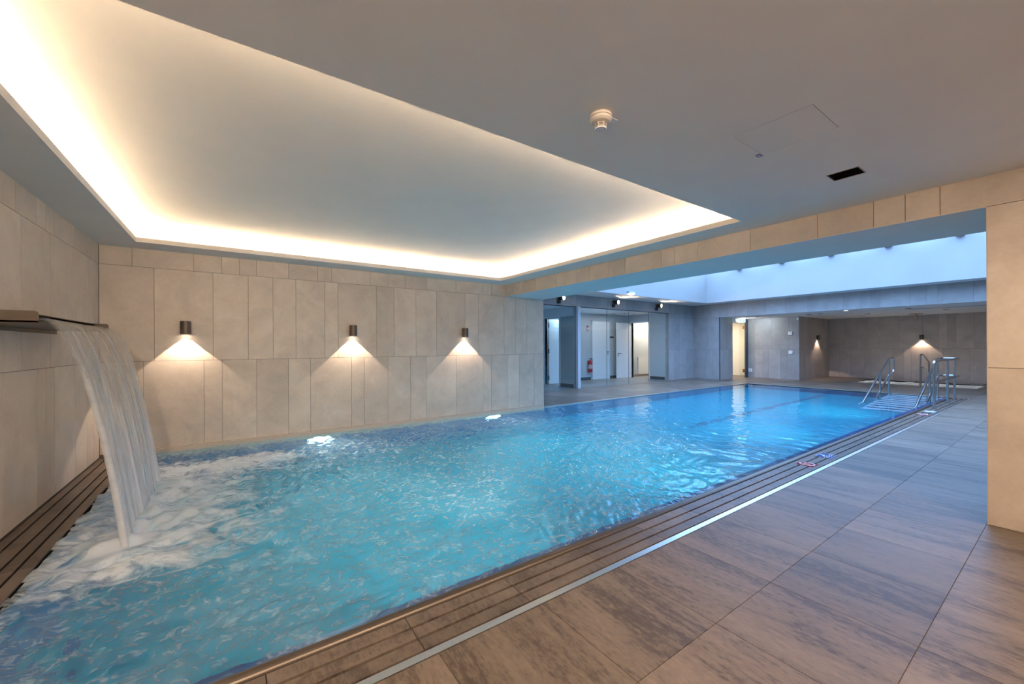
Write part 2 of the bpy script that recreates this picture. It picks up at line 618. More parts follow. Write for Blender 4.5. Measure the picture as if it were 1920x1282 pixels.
def floor_patch(mb, x0, x1, y0, y1, xs, ys, z=0.0, gap=0.0035):
    xs = [x0] + [x for x in sorted(xs) if x0 + .01 < x < x1 - .01] + [x1]
    ys = [y0] + [y for y in sorted(set(ys)) if y0 + .01 < y < y1 - .01] + [y1]
    g = gap / 2
    for a, b in zip(xs[:-1], xs[1:]):
        for c, d in zip(ys[:-1], ys[1:]):
            mb.box((a + g, c + g, z - 0.012), (b - g, d - g, z), 0, random.random())
    mb.box((x0, y0, z - 0.25), (x1, y1, z - 0.004), 1)


GX = [2.062 + 0.634 * k for k in range(-12, 40)]
GY = [1.755 - 0.645 * k for k in range(0, 12)]
GY2 = [1.755 + 0.645 * k for k in range(0, 20)]

# ------------------------------------------------------------------ floor
mb = MB()
floor_patch(mb, XL, XE, YR, 1.755, GX, GY)                       # deck along the pool and round the camera
floor_patch(mb, XE, 19.7, YR, 8.85, GX, GY + GY2)                # deck at the far end
floor_patch(mb, 19.7, 22.0, 5.3, 6.8, GX, GY2)
floor_patch(mb, 19.7, 22.0, YR, 2.0, GX, GY + GY2)
floor_patch(mb, 22.0, XNI, YR, 6.8, GX, GY + GY2)
floor_patch(mb, XB2, XE, 7.45, YG, GX, GY2)                      # deck before the glass front
floor_patch(mb, XE, XH, 8.85, YG, GX, GY2)
floor_patch(mb, XH, 20.2, 8.85, 11.2, GX, GY2)
struct(mb.build('floor', [FLOOR, FLOOR_GROUT]), 'brown streaked stone tile floor around the pool', 'floor')
mb = MB()
floor_patch(mb, XB2, 17.2, YG, 12.5, GX, GY2)
struct(mb.build('floor_foyer', [FOYER_FLOOR, FLOOR_GROUT]), 'grey stone floor of the foyer behind the glass', 'floor')

# ------------------------------------------------------------------ walls of the pool room
A3 = [-1.118, -0.462, -0.131, 0.087, 0.307, 0.745, 1.175, 1.395, 2.039, 2.363, 2.688, 3.123, 3.762, 4.403, 4.618]
A2 = [-0.894, -0.239, 0.197, 0.527, 0.85, 1.283, 1.495, 2.15, 2.474, 2.901, 3.328, 3.968, 4.288, 4.942, 5.254, 5.572]
A1 = [-1.008, -0.349, -0.131, 0.304, 0.738, 1.062, 1.714, 1.928, 2.354, 2.789, 3.106, 3.759, 4.4, 4.608, 5.036, 5.352, 5.776]
L3 = [-2.2, -1.6, -0.9, 0.2, 0.85, 1.28, 1.9, 2.55, 3.2, 3.65, 4.3, 4.957, 5.376, 5.6, 5.806, 6.437]
L2 = [-2.3, -1.7, -0.8, -0.2, 0.5, 1.1, 1.75, 2.4, 3.05, 3.7, 4.4, 5.058, 5.7, 6.347, 6.971]
L1 = [-2.4, -1.5, -0.9, -0.3, 0.4, 1.0, 1.6, 2.2, 2.8, 3.45, 4.1, 4.731, 5.375, 5.592, 5.806, 6.43, 6.867, 7.183]
B3 = [7.047, 6.729, 6.315, 5.679, 5.472, 5.146, 4.837, 4.401, 4.08, 3.445, 3.232, 2.902, 2.252, 1.594, 1.152, 0.935, 0.718, -0.45, -1.1, -1.75]

mb = MB()
mb.box((XL - 0.3, YA + 0.006, -0.02), (XB2, 8.0, 3.7), 1)
tiles_on(mb, 'y', YA, -1, XL + .003, XB2, [(0.045, ZJ1, A1), (ZJ1, ZJ2, A2), (ZJ2, ZC + .02, A3)])
mb.box((XB2, YA, 0.0), (XB2 + 0.012, 8.0, ZH), 0, .4)
struct(mb.build('wall_back', [TILE, GROUT]), 'long beige stone tiled wall behind the pool with three wall lamps', 'wall')

mb = MB()
mb.box((XL - 0.4, YN - .3, -0.02), (XL - 0.006, YA + .1, 3.7), 1)
tiles_on(mb, 'x', XL, 1, YN, YA - .003, [(0.012, ZJ1, L1), (ZJ1, ZJ2, L2), (ZJ2, ZC + .02, L3)])
struct(mb.build('wall_left', [TILE, GROUT]), 'beige stone tiled end wall carrying the waterfall spout', 'wall')

mb = MB()
mb.box((XB + 0.006, YN, -0.2), (XB2 - .012, 0.46, 4.76), 1)                    # pillar
mb.box((XB + 0.006, 0.46, ZJ2 + .006), (XB2 - .012, YA + .5, 4.76), 1)          # beam over the pool
tiles_on(mb, 'x', XB, -1, YN, YA - .003, [(ZJ2, ZC + .02, B3)])
tiles_on(mb, 'x', XB, -1, YN, 0.46, [(0.0, ZJ1, [-.75, -1.4, -2.05]), (ZJ1, ZJ2, [-.35, -1.0, -1.65, -2.3])])
mb.box((XB + .002, 0.455, 0.0), (XB2 - .012, 0.462, ZJ2), 0, .45)
mb.box((XB + 0.002, 0.46, ZJ2 - .002), (XB2, YA, ZJ2 + .006), 2)                # painted soffit
mb.box((XB2 - .012, YR, ZJ2 + .006), (XB2, YG, ZH), 2)
struct(mb.build('wall_right', [TILE, GROUT, PAINT]), 'beige tiled pillar and beam dividing the pool room from the hall', 'wall')

mb = MB()
mb.box((XL - .3, YN - .3, -.2), (XB + .01, YN, 3.7), 0)
struct(mb.build('wall_front', [TILE]), 'plain beige wall behind the viewer', 'wall')

# kerb of light stone under the long wall
mb = MB()
mb.box((X0 - .3, YA - 0.028, -0.25), (XB2, YA + .01, 0.043), 0)
struct(mb.build('trim_1', plain('pale_wet_kerb', (0.62, 0.50, 0.40), 0.3)), 'pale stone kerb between long wall and water', 'trim')

# ------------------------------------------------------------------ main ceiling with cove, vent and hatch openings
CX0, CX1, CY0, CY1 = -1.013, 4.56, 2.158, 6.94
VENT = (3.903, 4.082, 0.991, 1.188)
HATCH = (2.68, 3.098, 0.878, 1.316)


def slab_with_holes(mb, x0, x1, y0, y1, z0, z1, holes, m=0):
    xs = sorted({x0, x1} | {h[0] for h in holes} | {h[1] for h in holes})
    ys = sorted({y0, y1} | {h[2] for h in holes} | {h[3] for h in holes})
    for a, b in zip(xs[:-1], xs[1:]):
        for c, d in zip(ys[:-1], ys[1:]):
            cx, cy_ = (a + b) / 2, (c + d) / 2
            if any(h[0] < cx < h[1] and h[2] < cy_ < h[3] for h in holes):
                continue
            mb.box((a, c, z0), (b, d, z1), m)


COVE_OUT, COVE_TOP, LIP = 0.26, 3.06, 0.062
mb = MB()
slab_with_holes(mb, XL, XB + .006, YN, YA + .006, ZC, ZC + LIP, [(CX0, CX1, CY0, CY1), VENT, HATCH])
ox0, ox1, oy0, oy1 = CX0 - COVE_OUT, CX1 + COVE_OUT, CY0 - COVE_OUT, CY1 + COVE_OUT
slab_with_holes(mb, XL, XB + .006, YN, YA + .006, ZC + LIP, COVE_TOP, [(ox0, ox1, oy0, oy1), VENT, HATCH])
mb.box((XL, YN, COVE_TOP), (XB + .006, YA + .1, COVE_TOP + .12))
struct(mb.build('ceiling', PAINT), 'white ceiling with a large recessed tray lit by a hidden light strip', 'ceiling')

s = thing('cove_light_strip', 'warm light strip hidden on the ledge of the ceiling tray', 'light strip', (0, 0, ZC + LIP))
w = 0.014
i0 = 0.17
mb = MB()
for (a, b) in (((CX0 - i0, CY0 - i0), (CX1 + i0, CY0 - i0 + w)), ((CX0 - i0, CY1 + i0 - w), (CX1 + i0, CY1 + i0)),
               ((CX0 - i0, CY0 - i0 + w), (CX0 - i0 + w, CY1 + i0 - w)), ((CX1 + i0 - w, CY0 - i0 + w), (CX1 + i0, CY1 + i0 - w))):
    mb.box((a[0], a[1], 0.0), (b[0], b[1], 0.008))
mb.build('led_tape', LED, s)

# ------------------------------------------------------------------ hall shell behind the beam
WELL = (8.4, 16.2, YR, 9.05)
mb = MB()
slab_with_holes(mb, XB2 - .012, XH, YR, YG + .3, ZH, ZH + .35, [WELL])
struct(mb.build('ceiling_hall', PAINT), 'white hall ceiling strip around the skylight well', 'ceiling')
mb = MB()
wx0, wx1, wy0, wy1 = WELL
ztop = 4.76
mb.box((wx1 - .01, wy0 - .1, ZH + .002), (wx1 + .12, wy1 + .12, ztop))
mb.box((wx0 - .12, wy0 - .1, ZH + .35), (wx0, wy1 + .12, ztop))
mb.box((wx0, wy1 - .01, ZH + .002), (wx1, wy1 + .12, ztop))
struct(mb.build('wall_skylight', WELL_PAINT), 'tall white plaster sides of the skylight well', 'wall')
for i, y in enumerate([7.72, 6.25, 4.81, 3.40, 1.95, 0.5, -0.95, -2.4, -3.85]):
    mb = MB()
    mb.box((wx0, y - .09, 4.385), (wx1, y + .09, 4.74))
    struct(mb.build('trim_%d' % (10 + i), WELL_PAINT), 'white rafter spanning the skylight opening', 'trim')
# unseen roof and outer shell, added to keep stray daylight out
mb = MB()
slab_with_holes(mb, -2.6, 24.0, -5.6, 13.6, 4.76, 4.95, [(wx0, wx1, -4.2, wy1)])
struct(mb.build('ceiling_daylight_block', PAINT), 'unseen roof slab added to keep stray daylight out', 'roof')
mb = MB()
mb.box((-2.8, -5.8, -2), (-2.6, 13.8, 4.95))
mb.box((24.0, -5.8, -2), (24.2, 13.8, 4.95))
mb.box((-2.6, -5.8, -2), (24.0, -5.6, 4.95))
mb.box((-2.6, 13.6, -2), (24.0, 13.8, 4.95))
mb.box((-2.6, -5.6, -2), (24.0, 13.6, -1.8))
struct(mb.build('wall_daylight_block', PAINT), 'unseen outer walls added to keep stray daylight out', 'wall')

# glass-front wall: band over the glass and tiled part to the right
BAND = [8.474, 8.984, 9.667, 9.972, 10.714, 11.273, 11.775, 12.277, 12.799, 13.231, 13.768, 14.326, 14.957, 15.512, 16.2, 16.6]
ZG = 2.80
mb = MB()
mb.box((XB2, YG - .034, ZG), (14.97, YG + .12, ZH + .02), 1)
mb.box((14.975, YG - .034, 0), (XH + .3, YG + .12, ZH + .02), 1)
tiles_on(mb, 'y', YG - .04, -1, XB2, XH, [(ZG if False else 2.80, ZH + .02, BAND)])
tiles_on(mb, 'y', YG - .04, -1, 14.975, XH, [(0.0, 1.267, [15.342, 15.7, 16.287, 16.727]), (1.267, 2.645, [15.402, 15.764, 16.405]), (2.645, 2.80, [15.512, 16.2])])
mb.box((14.965, YG - .04, 0), (14.975, YG + .12, ZG), 0, .5)
struct(mb.build('wall_hall_left', [TILE_HALL, GROUT]), 'grey stone tiled hall wall above and beside the glass front', 'wall')

# hall end: short wall, bulkhead over the recess
BH = [8.854, 8.528, 8.172, 7.722, 7.053, 6.374, 6.228, 5.682, 4.662, 4.202, 3.969, 3.739, 3.055, 2.71, 2.475, 1.789, 1.1, .6, -.2, -.9, -1.6, -2.2, -3.0, -3.7]
mb = MB()
mb.box((XH + .006, 8.85, 0), (XH + .3, YG, ZH + .02), 1)
mb.box((XH + .006, YR, ZN), (XH + .3, 8.85, ZH + .02), 1)
tiles_on(mb, 'x', XH, -1, 8.85, YG - .04, [(0, 1.267, [9.135, 9.466]), (1.267, 2.645, [9.349]), (2.645, ZH + .02, [9.345, 9.531])])
tiles_on(mb, 'x', XH, -1, YR, 8.85, [(ZN, ZH + .02, BH)])
mb.box((XH, YR, ZN - .003), (XH + .3, 8.85, ZN), 2)
struct(mb.build('wall_hall_end', [TILE_HALL, GROUT, PAINT]), 'grey tiled bulkhead across the far end of the hall', 'wall')

# recess reveal wall with doorway (Y = 8.8), door wall (X = 19.2), lamp wall (Y = 6.8), niche back wall
DX0, DX1, DZ = 17.82, 18.96, 2.455
mb = MB()
mb.box((XH + .1, 8.806, 0), (DX0, 9.0, ZN), 1)
mb.box((DX0, 8.806, DZ), (DX1, 9.0, ZN), 1)
mb.box((DX1, 8.806, 0), (20.1, 8.845, ZN), 1)
tiles_on(mb, 'y', 8.8, -1, XH, DX0, [(0, 1.267, [17.1, 17.5]), (1.267, ZN, [17.35])])
mb.box((DX0, 8.8, DZ), (DX1, 8.806, ZN), 2)
mb.box((DX1, 8.795, 0), (19.2, 8.806, ZN), 3)
struct(mb.build('wall_recess', [TILE_HALL, GROUT, WHITE, plain('slate_jamb', (.06, .07, .085), .5)]), 'grey tiled reveal wall with the open doorway', 'wall')
mb = MB()
mb.box((19.206, 6.82, 0), (19.45, 8.8, ZN), 1)
tiles_on(mb, 'x', 19.2, -1, 6.8, 8.8, [(0, 1.267, [8.522, 8.174, 7.943, 7.486, 7.239]), (1.267, ZN, [8.517, 7.832, 7.161])])
struct(mb.build('wall_door_side', [TILE_HALL, GROUT]), 'grey tiled wall with two small white control boxes', 'wall')
mb = MB()
mb.box((19.21, 6.806, 0), (XNI + .2, 7.0, ZN), 1)
tiles_on(mb, 'y', 6.8, -1, 19.2, XNI, [(0, 1.267, [19.8, 20.35, 20.9, 21.5, 22.0]), (1.267, ZN, [20.07, 20.709, 21.35, 22.01])])
struct(mb.build('wall_niche_left', [TILE_NICHE, GROUT]), 'tiled side wall of the plunge pool niche', 'wall')
N2 = [6.227, 5.785, 5.423, 5.079, 4.425, 3.749, 3.3, 3.069, 2.846, 2.383, 1.8, 1.3, .7, .1, -.5, -1.0, -1.7, -2.4, -3.0, -3.6]
N1 = [6.426, 5.997, 5.537, 5.321, 4.633, 4.285, 4.073, 3.632, 3.189, 2.5, 2.0, 1.4, .8, .3, -.4, -1.1, -1.7, -2.3, -3.1, -3.8]
mb = MB()
mb.box((XNI + .006, YR, -.9), (XNI + .3, 7.0, ZN), 1)
tiles_on(mb, 'x', XNI, -1, YR, 6.8, [(0, 1.29, N1), (1.29, ZN, N2)])
struct(mb.build('wall_niche_back', [TILE_NICHE, GROUT]), 'tiled back wall of the plunge pool niche', 'wall')
mb = MB()
mb.box((XB2, YR - .2, -.3), (XNI + .3, YR, 4.76))
struct(mb.build('wall_hall_right', [TILE_HALL]), 'tiled wall closing the hall on the right', 'wall')
mb = MB()
mb.box((XH + .3, YR, ZN), (XNI + .3, 8.85, ZN + .2))
mb.box((XH + .1, 8.85, ZN + .05), (20.4, 11.3, ZN + .2))
struct(mb.build('ceiling_niche', PAINT), 'low white ceiling of the plunge pool niche', 'ceiling')

# cream corridor beyond the doorway
mb = MB()
mb.box((XH + .2, 10.6, 0), (20.3, 10.8, 2.7))
mb.box((20.1, 8.9, 0), (20.3, 10.6, 2.7))
mb.box((XH + .3, 9.0, 0), (XH + .42, 10.6, 2.7))
struct(mb.build('wall_corridor', CREAM), 'cream painted corridor walls seen through the far doorway', 'wall')
mb = MB()
mb.box((17.3, 10.575, 0), (20.1, 10.6, .13))
struct(mb.build('baseboard_corridor', SKIRT), 'dark skirting board of the cream corridor', 'baseboard')

# ------------------------------------------------------------------ foyer behind the glass
YF = 12.12
RX = 14.97
mb = MB()
mb.box((XB2, YF, 0), (17.2, YF + .2, 2.95))                                       # back wall
struct(mb.build('wall_foyer_back', ROOM_WALL), 'white back wall of the foyer behind the glass', 'wall')
mb = MB()
mb.box((RX, YG + .12, 0), (RX + .14, 11.0, 2.83))
mb.box((RX, 11.0, 2.475), (RX + .14, 11.92, 2.83))
mb.box((RX, 11.92, 0), (RX + .14, YF, 2.83))
struct(mb.build('wall_foyer_right', ROOM_WALL), 'white foyer wall with the bright open doorway', 'wall')
mb = MB()
mb.box((9.65, YG + .05, 0), (9.77, 10.88, 2.83))
mb.box((9.65, 10.88, 2.462), (9.77, 11.68, 2.83))
mb.box((9.65, 11.68, 0), (9.77, YF, 2.83))
struct(mb.build('wall_foyer_left', ROOM_WALL), 'white foyer wall with the bluish open doorway', 'wall')
mb = MB()
mb.box((XB2 + .1, 8.0, 0), (XB2 + .3, YF, 2.83))
mb.box((17.0, YG + .12, 0), (17.2, YF, 2.83))
struct(mb.build('wall_foyer_ends', WHITE), 'white end walls of the rooms behind the glass', 'wall')
mb = MB()
mb.box((XB2, YG + .12, 2.83), (17.2, YF + .2, 2.98))
struct(mb.build('ceiling_foyer', WHITE), 'white foyer ceiling', 'ceiling')
mb = MB()
mb.box((9.636, YG + .1, 0), (9.65, 10.80, 0.12))
mb.box((RX - .014, YG + .16, 0), (RX, 10.93, 0.12))
mb.box((11.9, YF - .014, 0), (12.53, YF, 0.12))
mb.box((13.74, YF - .014, 0), (14.9, YF, 0.12))
struct(mb.build('baseboard_foyer', SKIRT), 'dark slate skirting boards of the foyer', 'baseboard')
mb = MB()
mb.box((15.2, YF - .016, 0), (16.9, YF, 0.10))
struct(mb.build('baseboard_side_room', plain('warm_skirting', (.30, .22, .17), .5)), 'brownish skirting board of the bright side room', 'baseboard')
mb = MB()                                                                          # pale post dividing the glass front
mb.box((9.66, 9.93, 0), (9.79, YG + .06, ZG))
struct(mb.build('trim_2', plain('post_paint', (.48, .52, .56), .5)), 'pale post dividing the glass front', 'trim')
mb = MB()
mb.box((XB2, YG - .03, ZG - .02), (14.97, YG + .03, ZG))
struct(mb.build('trim_3', DARK_METAL), 'dark head rail of the glass front', 'trim')
panes = [(6.2, 8.0), (8.0, 9.65), (9.79, 11.22), (11.22, 12.44), (12.44, 13.67), (13.67, 14.965)]
for i, (a, b) in enumerate(panes):
    mb = MB()
    mb.box((a + .004, YG - .006, 0.0), (b - .004, YG + .006, ZG - .02))
    o = mb.build('window_%d' % (i + 1), GLASS)
    struct(o, 'clear floor to ceiling glass pane %d of the glass front' % (i + 1), 'glass pane')
    mb = MB()
    mb.box((b - .0045, YG - .0065, 0.0), (b + .0045, YG + .0065, ZG - .02))
    mb.build('pane_joint', plain('pane_edge_%d' % i, (.10, .13, .15), .4), o)


# doors
def handle(parent, x, y, z, sx=1, m=DARK_METAL):
    mb = MB()
    mb.cyl((x, y, z), (x, y - .05, z), .016, n=10)
    mb.tube(fillet([(x, y - .05, z), (x + .005 * sx, y - .055, z), (x + .15 * sx, y - .055, z)], .01), .015, 10)
    mb.cyl((x, y, z), (x, y - .008, z), .027, n=16)
    mb.build('handle', m, parent)
    mb = MB()
    mb.cyl((x, y, z - .09), (x, y - .008, z - .09), .027, n=16)
    mb.build('lock_plate', m, parent)


o = MB()
o.box((12.60, YF - .06, 0.005), (13.67, YF - .002, 2.50))
d1 = struct(o.build('door_1', WHITE, bevel=.004), 'closed white door in the middle of the foyer back wall', 'door')
mb = MB()
mb.box((12.56, YF - .03, 0), (12.60, YF, 2.54)); mb.box((13.67, YF - .03, 0), (13.71, YF, 2.54)); mb.box((12.56, YF - .03, 2.50), (13.71, YF, 2.54))
mb.build('door_frame', ROOM_WALL, d1)
handle(d1, 13.55, YF - .06, 1.18, -1)

o = MB()
o.box((13.90, 11.86, 0.01), (14.90, 11.90, 2.47))
d2 = struct(o.build('door_2', WHITE, bevel=.003), 'white door standing open beside the bright doorway', 'door')
handle(d2, 13.98, 11.86, 1.10, 1)
mb = MB()
mb.box((RX - .012, 10.94, 0), (RX + .15, 11.0, 2.53)); mb.box((RX - .012, 11.92, 0), (RX + .15, 11.98, 2.53)); mb.box((RX - .012, 11.0, 2.475), (RX + .15, 11.92, 2.53))
mb.build('door_frame', WHITE, d2)

o = MB()
o.box((9.80, 11.62, 0.01), (10.60, 11.66, 2.45))
d3 = struct(o.build('door_3', WHITE, bevel=.003), 'white door standing open in the bluish doorway with a notice', 'door')
for z in (.25, 1.26, 2.24):
    mb = MB()
    mb.box((9.765, 11.60, z - .09), (9.80, 11.63, z + .09))
    mb.build('hinge', DARK_METAL, d3)
mb = MB()
mb.box((9.64, 10.80, 0), (9.78, 10.88, 2.53)); mb.box((9.64, 11.68, 0), (9.78, 11.74, 2.53)); mb.box((9.64, 10.88, 2.462), (9.78, 11.68, 2.53))
mb.build('door_frame', WHITE, d3)
p = thing('notice_sheet', 'small printed notice sheet fixed to the open bluish door', 'notice', (10.40, 11.617, 1.78))
mb = MB()
mb.box((-.07, -.003, -.15), (.07, .003, .15))
mb.build('sheet', PAPER, p)
mb = MB()
for k in range(9):
    mb.box((-.05, -.0045, .11 - k * .028), (.05 - .03 * (k % 3), -.003, .118 - k * .028))
mb.build('print', INK, p)

o = MB()
lv = [(18.95, 8.86), (19.72, 9.42)]
lo_ = [(lv[0][0] + .004, lv[0][1] - .004), (lv[1][0] + .004, lv[1][1] - .004), (lv[1][0] - .004, lv[1][1] + .004), (lv[0][0] - .004, lv[0][1] + .004)]
o.prism(lo_, 'z', .01, 2.44)
d4 = struct(o.build('door_4', GREEN_GLASS), 'open glass door leaf at the far cream doorway', 'door')
for z in (.30, 2.25):
    mb = MB()
    mb.box((18.91, 8.80, z - .075), (18.958, 8.90, z + .075))
    mb.build('hinge', BRONZE, d4)

# low white hatch in the side room
h = thing('wall_cabinet', 'low white cabinet door in the bright side room', 'cabinet', (16.2, YF, 0))
mb = MB()
mb.box((-.53, -.03, .10), (.6, -.001, .905))
mb.build('panel', WHITE, h, bevel=.004)
mb = MB()
mb.box((-.55, -.035, .905), (.6, -.001, .925))
mb.build('top_edge', WHITE, h)
mb = MB()
mb.cyl((.12, -.03, .84), (.12, -.045, .84), .012, n=12)
mb.build('knob', DARK_METAL, h)

# fire extinguisher and its sign
e = thing('fire_extinguisher', 'red fire extinguisher on the foyer wall beside the closed door', 'extinguisher', (12.41, YF - .10, 0.33))
mb = MB()
mb.lathe([(0, 0), (.085, 0), (.09, .02), (.09, .40), (.075, .46), (.035, .50), (.03, .53)], (0, 0, 0), 28)
mb.build('cylinder', RED, e)
mb = MB()
mb.lathe([(.0905, .15), (.0905, .33)], (0, 0, 0), 28)
mb.build('label', plain('extinguisher_label', (.52, .40, .42), .5), e)
mb = MB()
mb.cyl((0, 0, .53), (0, 0, .57), .022, n=14)
mb.box((-.02, -.11, .56), (.02, .04, .575))
mb.box((-.02, -.10, .59), (.02, .04, .602))
vl = mb.build('valve', DARK_METAL, e)
mb = MB()
mb.tube(fillet([(.02, 0, .55), (.11, 0, .56), (.12, 0, .40), (.11, -.01, .10)], .06), .011, 10)
mb.build('hose', DARK_METAL, vl)
mb = MB()
mb.cyl((-.03, 0, .545), (-.03, -.035, .545), .018, n=14)
mb.build('gauge', SIGN_WHITE, vl)
mb = MB()
mb.box((-.05, .085, .25), (.05, .10, .48))
mb.build('bracket', DARK_METAL, e)
sg = thing('extinguisher_sign', 'red sign with white extinguisher and flame pictograms on the foyer wall', 'sign', (12.355, YF - .004, 2.195))
mb = MB()
mb.box((-.055, -.003, -.115), (.055, .003, .115))
mb.build('plate', SIGN_RED, sg)
mb = MB()
mb.box((-.036, -.006, -.085), (-.008, -.003, .02))
mb.box((-.028, -.006, .02), (-.016, -.003, .06))
mb.box((-.04, -.006, .045), (-.012, -.003, .057))
mb.prism([(.012, -.08), (.04, -.08), (.042, .0), (.03, .05), (.026, .02), (.018, .075), (.012, .01)], 'y', -.006, -.003)
mb.build('pictogram', SIGN_WHITE, sg)
dp = thing('door_plate', 'small dark door plate on the foyer wall behind the open door', 'sign', (13.86, YF - .004, 1.83))
mb = MB()
mb.box((-.13, -.003, -.035), (.13, .003, .035))
mb.build('plate', DARK_METAL, dp)

# ------------------------------------------------------------------ swimming pool
pool = thing('swimming_pool', 'long rectangular turquoise swimming pool with a steel rim', 'pool', (0, 0, 0))
mb = MB()
mb.box((X0 - .2, Y0 - .1, DEPTH - .2), (XE + .2, YA + .1, DEPTH))
mb.build('pool_floor', LINER, pool)
mb = MB()
mb.box((X0 - .25, Y0 - .05, DEPTH), (X0, YA + .1, -.14))
mb.box((XE, Y0 - .1, DEPTH), (XE + .2, YA + .1, -.05))
mb.box((X0, YA - .02, DEPTH), (XE, YA + .2, -.03))
mb.box((X0, Y0 - .05, DEPTH), (XE, Y0, -.12))
mb.build('pool_wall', LINER_WALL, pool)
# rounded steel rim along the near side
mb = MB()
prof = []
for k in range(13):
    a = PI * k / 12
    prof.append((2.128 - math.cos(a) * .034, -.012 + math.sin(a) * .030))
poly = [(2.094, -.10)] + prof + [(2.162, -.11)]
vs, fs = [], []
xs_rim = [XL + .01, XE - .03]
n = len(poly)
for x in xs_rim:
    vs += [(x, p[0], p[1]) for p in poly]
mb.add(vs, [(i, (i + 1) % n, n + (i + 1) % n, n + i) for i in range(n)], 0, False)
mb.add(vs, [tuple(range(n)), tuple(range(2 * n - 1, n - 1, -1))], 0, False)
mb.build('rim', RIM_STEEL, pool)
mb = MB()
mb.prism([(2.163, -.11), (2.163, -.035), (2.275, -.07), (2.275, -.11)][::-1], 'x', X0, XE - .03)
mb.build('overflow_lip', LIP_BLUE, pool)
mb = MB()
mb.box((XB2 + .02, YA - .02, -.1), (XE + .06, YA + .05, .004))
mb.box((XE, 2.16, -.1), (XE + .05, YA, .006))
mb.build('edge_profile', STRIP_STEEL, pool)
mb = MB()
mb.box((8.0, 4.74, DEPTH), (15.6, 4.90, DEPTH + .012))
mb.build('floor_grille', GRILLE, pool)


def grate(label, loc, slats, axis, a0, a1, joints, name='overflow_grate'):
    t = thing(name, label, 'grate', loc)
    for (c, d) in slats:
        mb = MB()
        js = [a0] + [j for j in joints if a0 + .05 < j < a1 - .05] + [a1]
        for p, q in zip(js[:-1], js[1:]):
            if axis == 'x':
                mb.box((p + .002, c, -.012), (q - .002, d, 0.0), 0, random.random())
            else:
                mb.box((c, p + .002, -.012), (d, q - .002, 0.0), 0, random.random())
        mb.build('slat', SLAT, t)
    mb = MB()
    lo, hi = min(s[0] for s in slats) - .012, max(s[1] for s in slats) + .012
    if axis == 'x':
        mb.box((a0, lo, -.13), (a1, hi, -.0125))
    else:
        mb.box((lo, a0, -.13), (hi, a1, -.0125))
    mb.build('slot_shade_fill', SLOT_SHADE, t)  # black block set under the slats as painted slot shade
    return t


grate('brown stone slat grate along the near edge of the pool', (0, 0, 0), [(1.816, 1.892), (1.908, 1.984), (2.000, 2.084)], 'x', XL + .05, XE - .02, [x - .045 for x in GX])
grate('brown stone slat grate at the foot of the waterfall wall', (0, 0, 0.0), [(-1.43, -1.369), (-1.353, -1.258), (-1.242, -1.173), (-1.157, -1.085)], 'y', 2.10, YA - .03, [2.7, 3.34, 4.0, 4.63, 5.27, 5.9, 6.55])
sp = thing('drain_profile', 'bright steel edge profile between floor tiles and near grate', 'profile', (0, 0, 0))
mb = MB()
mb.box((XL, 1.757, -.04), (XE, 1.800, .003))
mb.build('strip', STRIP_STEEL, sp)

# ---- water surface: real waves, choppier near the waterfall
NX, NY = 900, 280
xs = np.concatenate([np.linspace(X0 - .02, 6.0, 560), np.linspace(6.0, XE, NX - 560 + 1)[1:]])
ys = np.linspace(2.162, YA - .03, NY)
gx, gy = np.meshgrid(xs, ys, indexing='ij')
LX, LY0, LY1 = -0.68, 3.97, 5.80                       # landing line of the waterfall
dy = np.maximum(np.maximum(LY0 - gy, gy - LY1), 0)
dist = np.sqrt((gx - LX) ** 2 + dy ** 2)
amp = 0.11 + 0.89 * np.exp(-np.maximum(dist - .4, 0) / 3.6)
amp *= np.where(gx > 8, np.maximum(0.35, 1 - (gx - 8) / 7), 1)
hgt = np.zeros_like(gx)
wr = np.random.default_rng(5)
wx = 0.22 * np.sin(1.3 * gx + 0.7 * gy + 1) + 0.17 * np.sin(2.1 * gy - 0.9 * gx) + .06 * np.sin(5.1 * gx + 3.3 * gy)
wy = 0.20 * np.sin(1.7 * gy + 0.4 * gx + 2) + 0.15 * np.sin(1.9 * gx - 1.1 * gy) + .06 * np.sin(4.3 * gy - 3.9 * gx)
for i in range(110):
    lam = 0.075 * (7.0 ** wr.random())
    th = wr.normal(0, 1.0)
    if i % 3 == 0:
        th = wr.uniform(0, 2 * PI)
    kx, ky = 2 * PI / lam * math.cos(th), 2 * PI / lam * math.sin(th)
    a = 0.0010 * (lam / 0.16) ** 0.55
    ph = wr.uniform(0, 2 * PI)
    s_ = np.sin(kx * (gx + wx) + ky * (gy + wy) + ph)
    env = 0.55 + 0.45 * np.sin(0.9 * gx * math.sin(i) + 1.1 * gy * math.cos(i * 1.7) + i)
    hgt += a * env * s_
hgt *= amp * 2.3
# boiling water at the foot of the fall
boil = np.exp(-(np.maximum(dist - .05, 0) / .45) ** 2)
b2 = np.zeros_like(gx)
for i in range(40):
    lam = wr.uniform(.08, .4)
    th = wr.uniform(0, 2 * PI)
    b2 += lam / .25 * .004 * np.sin(2 * PI / lam * (math.cos(th) * (gx + wx) + math.sin(th) * (gy + wy)) + wr.uniform(0, 6.3))
hgt += boil * (b2 + .015)
edge = np.clip(np.minimum(np.minimum(gy - 2.162, YA - .03 - gy), np.minimum(gx - X0 + .02, XE - gx)) / .12, 0, 1)
hgt *= .25 + .75 * edge
verts = np.stack([gx, gy, WZ + hgt], -1).reshape(-1, 3)
nxx, nyy = gx.shape
ii, jj = np.meshgrid(np.arange(nxx - 1), np.arange(nyy - 1), indexing='ij')
a0 = (ii * nyy + jj).ravel()
quads = np.stack([a0, a0 + nyy, a0 + nyy + 1, a0 + 1], -1)
me = D.meshes.new('pool_water')
me.vertices.add(len(verts))
me.vertices.foreach_set('co', verts.ravel())
me.loops.add(quads.size)
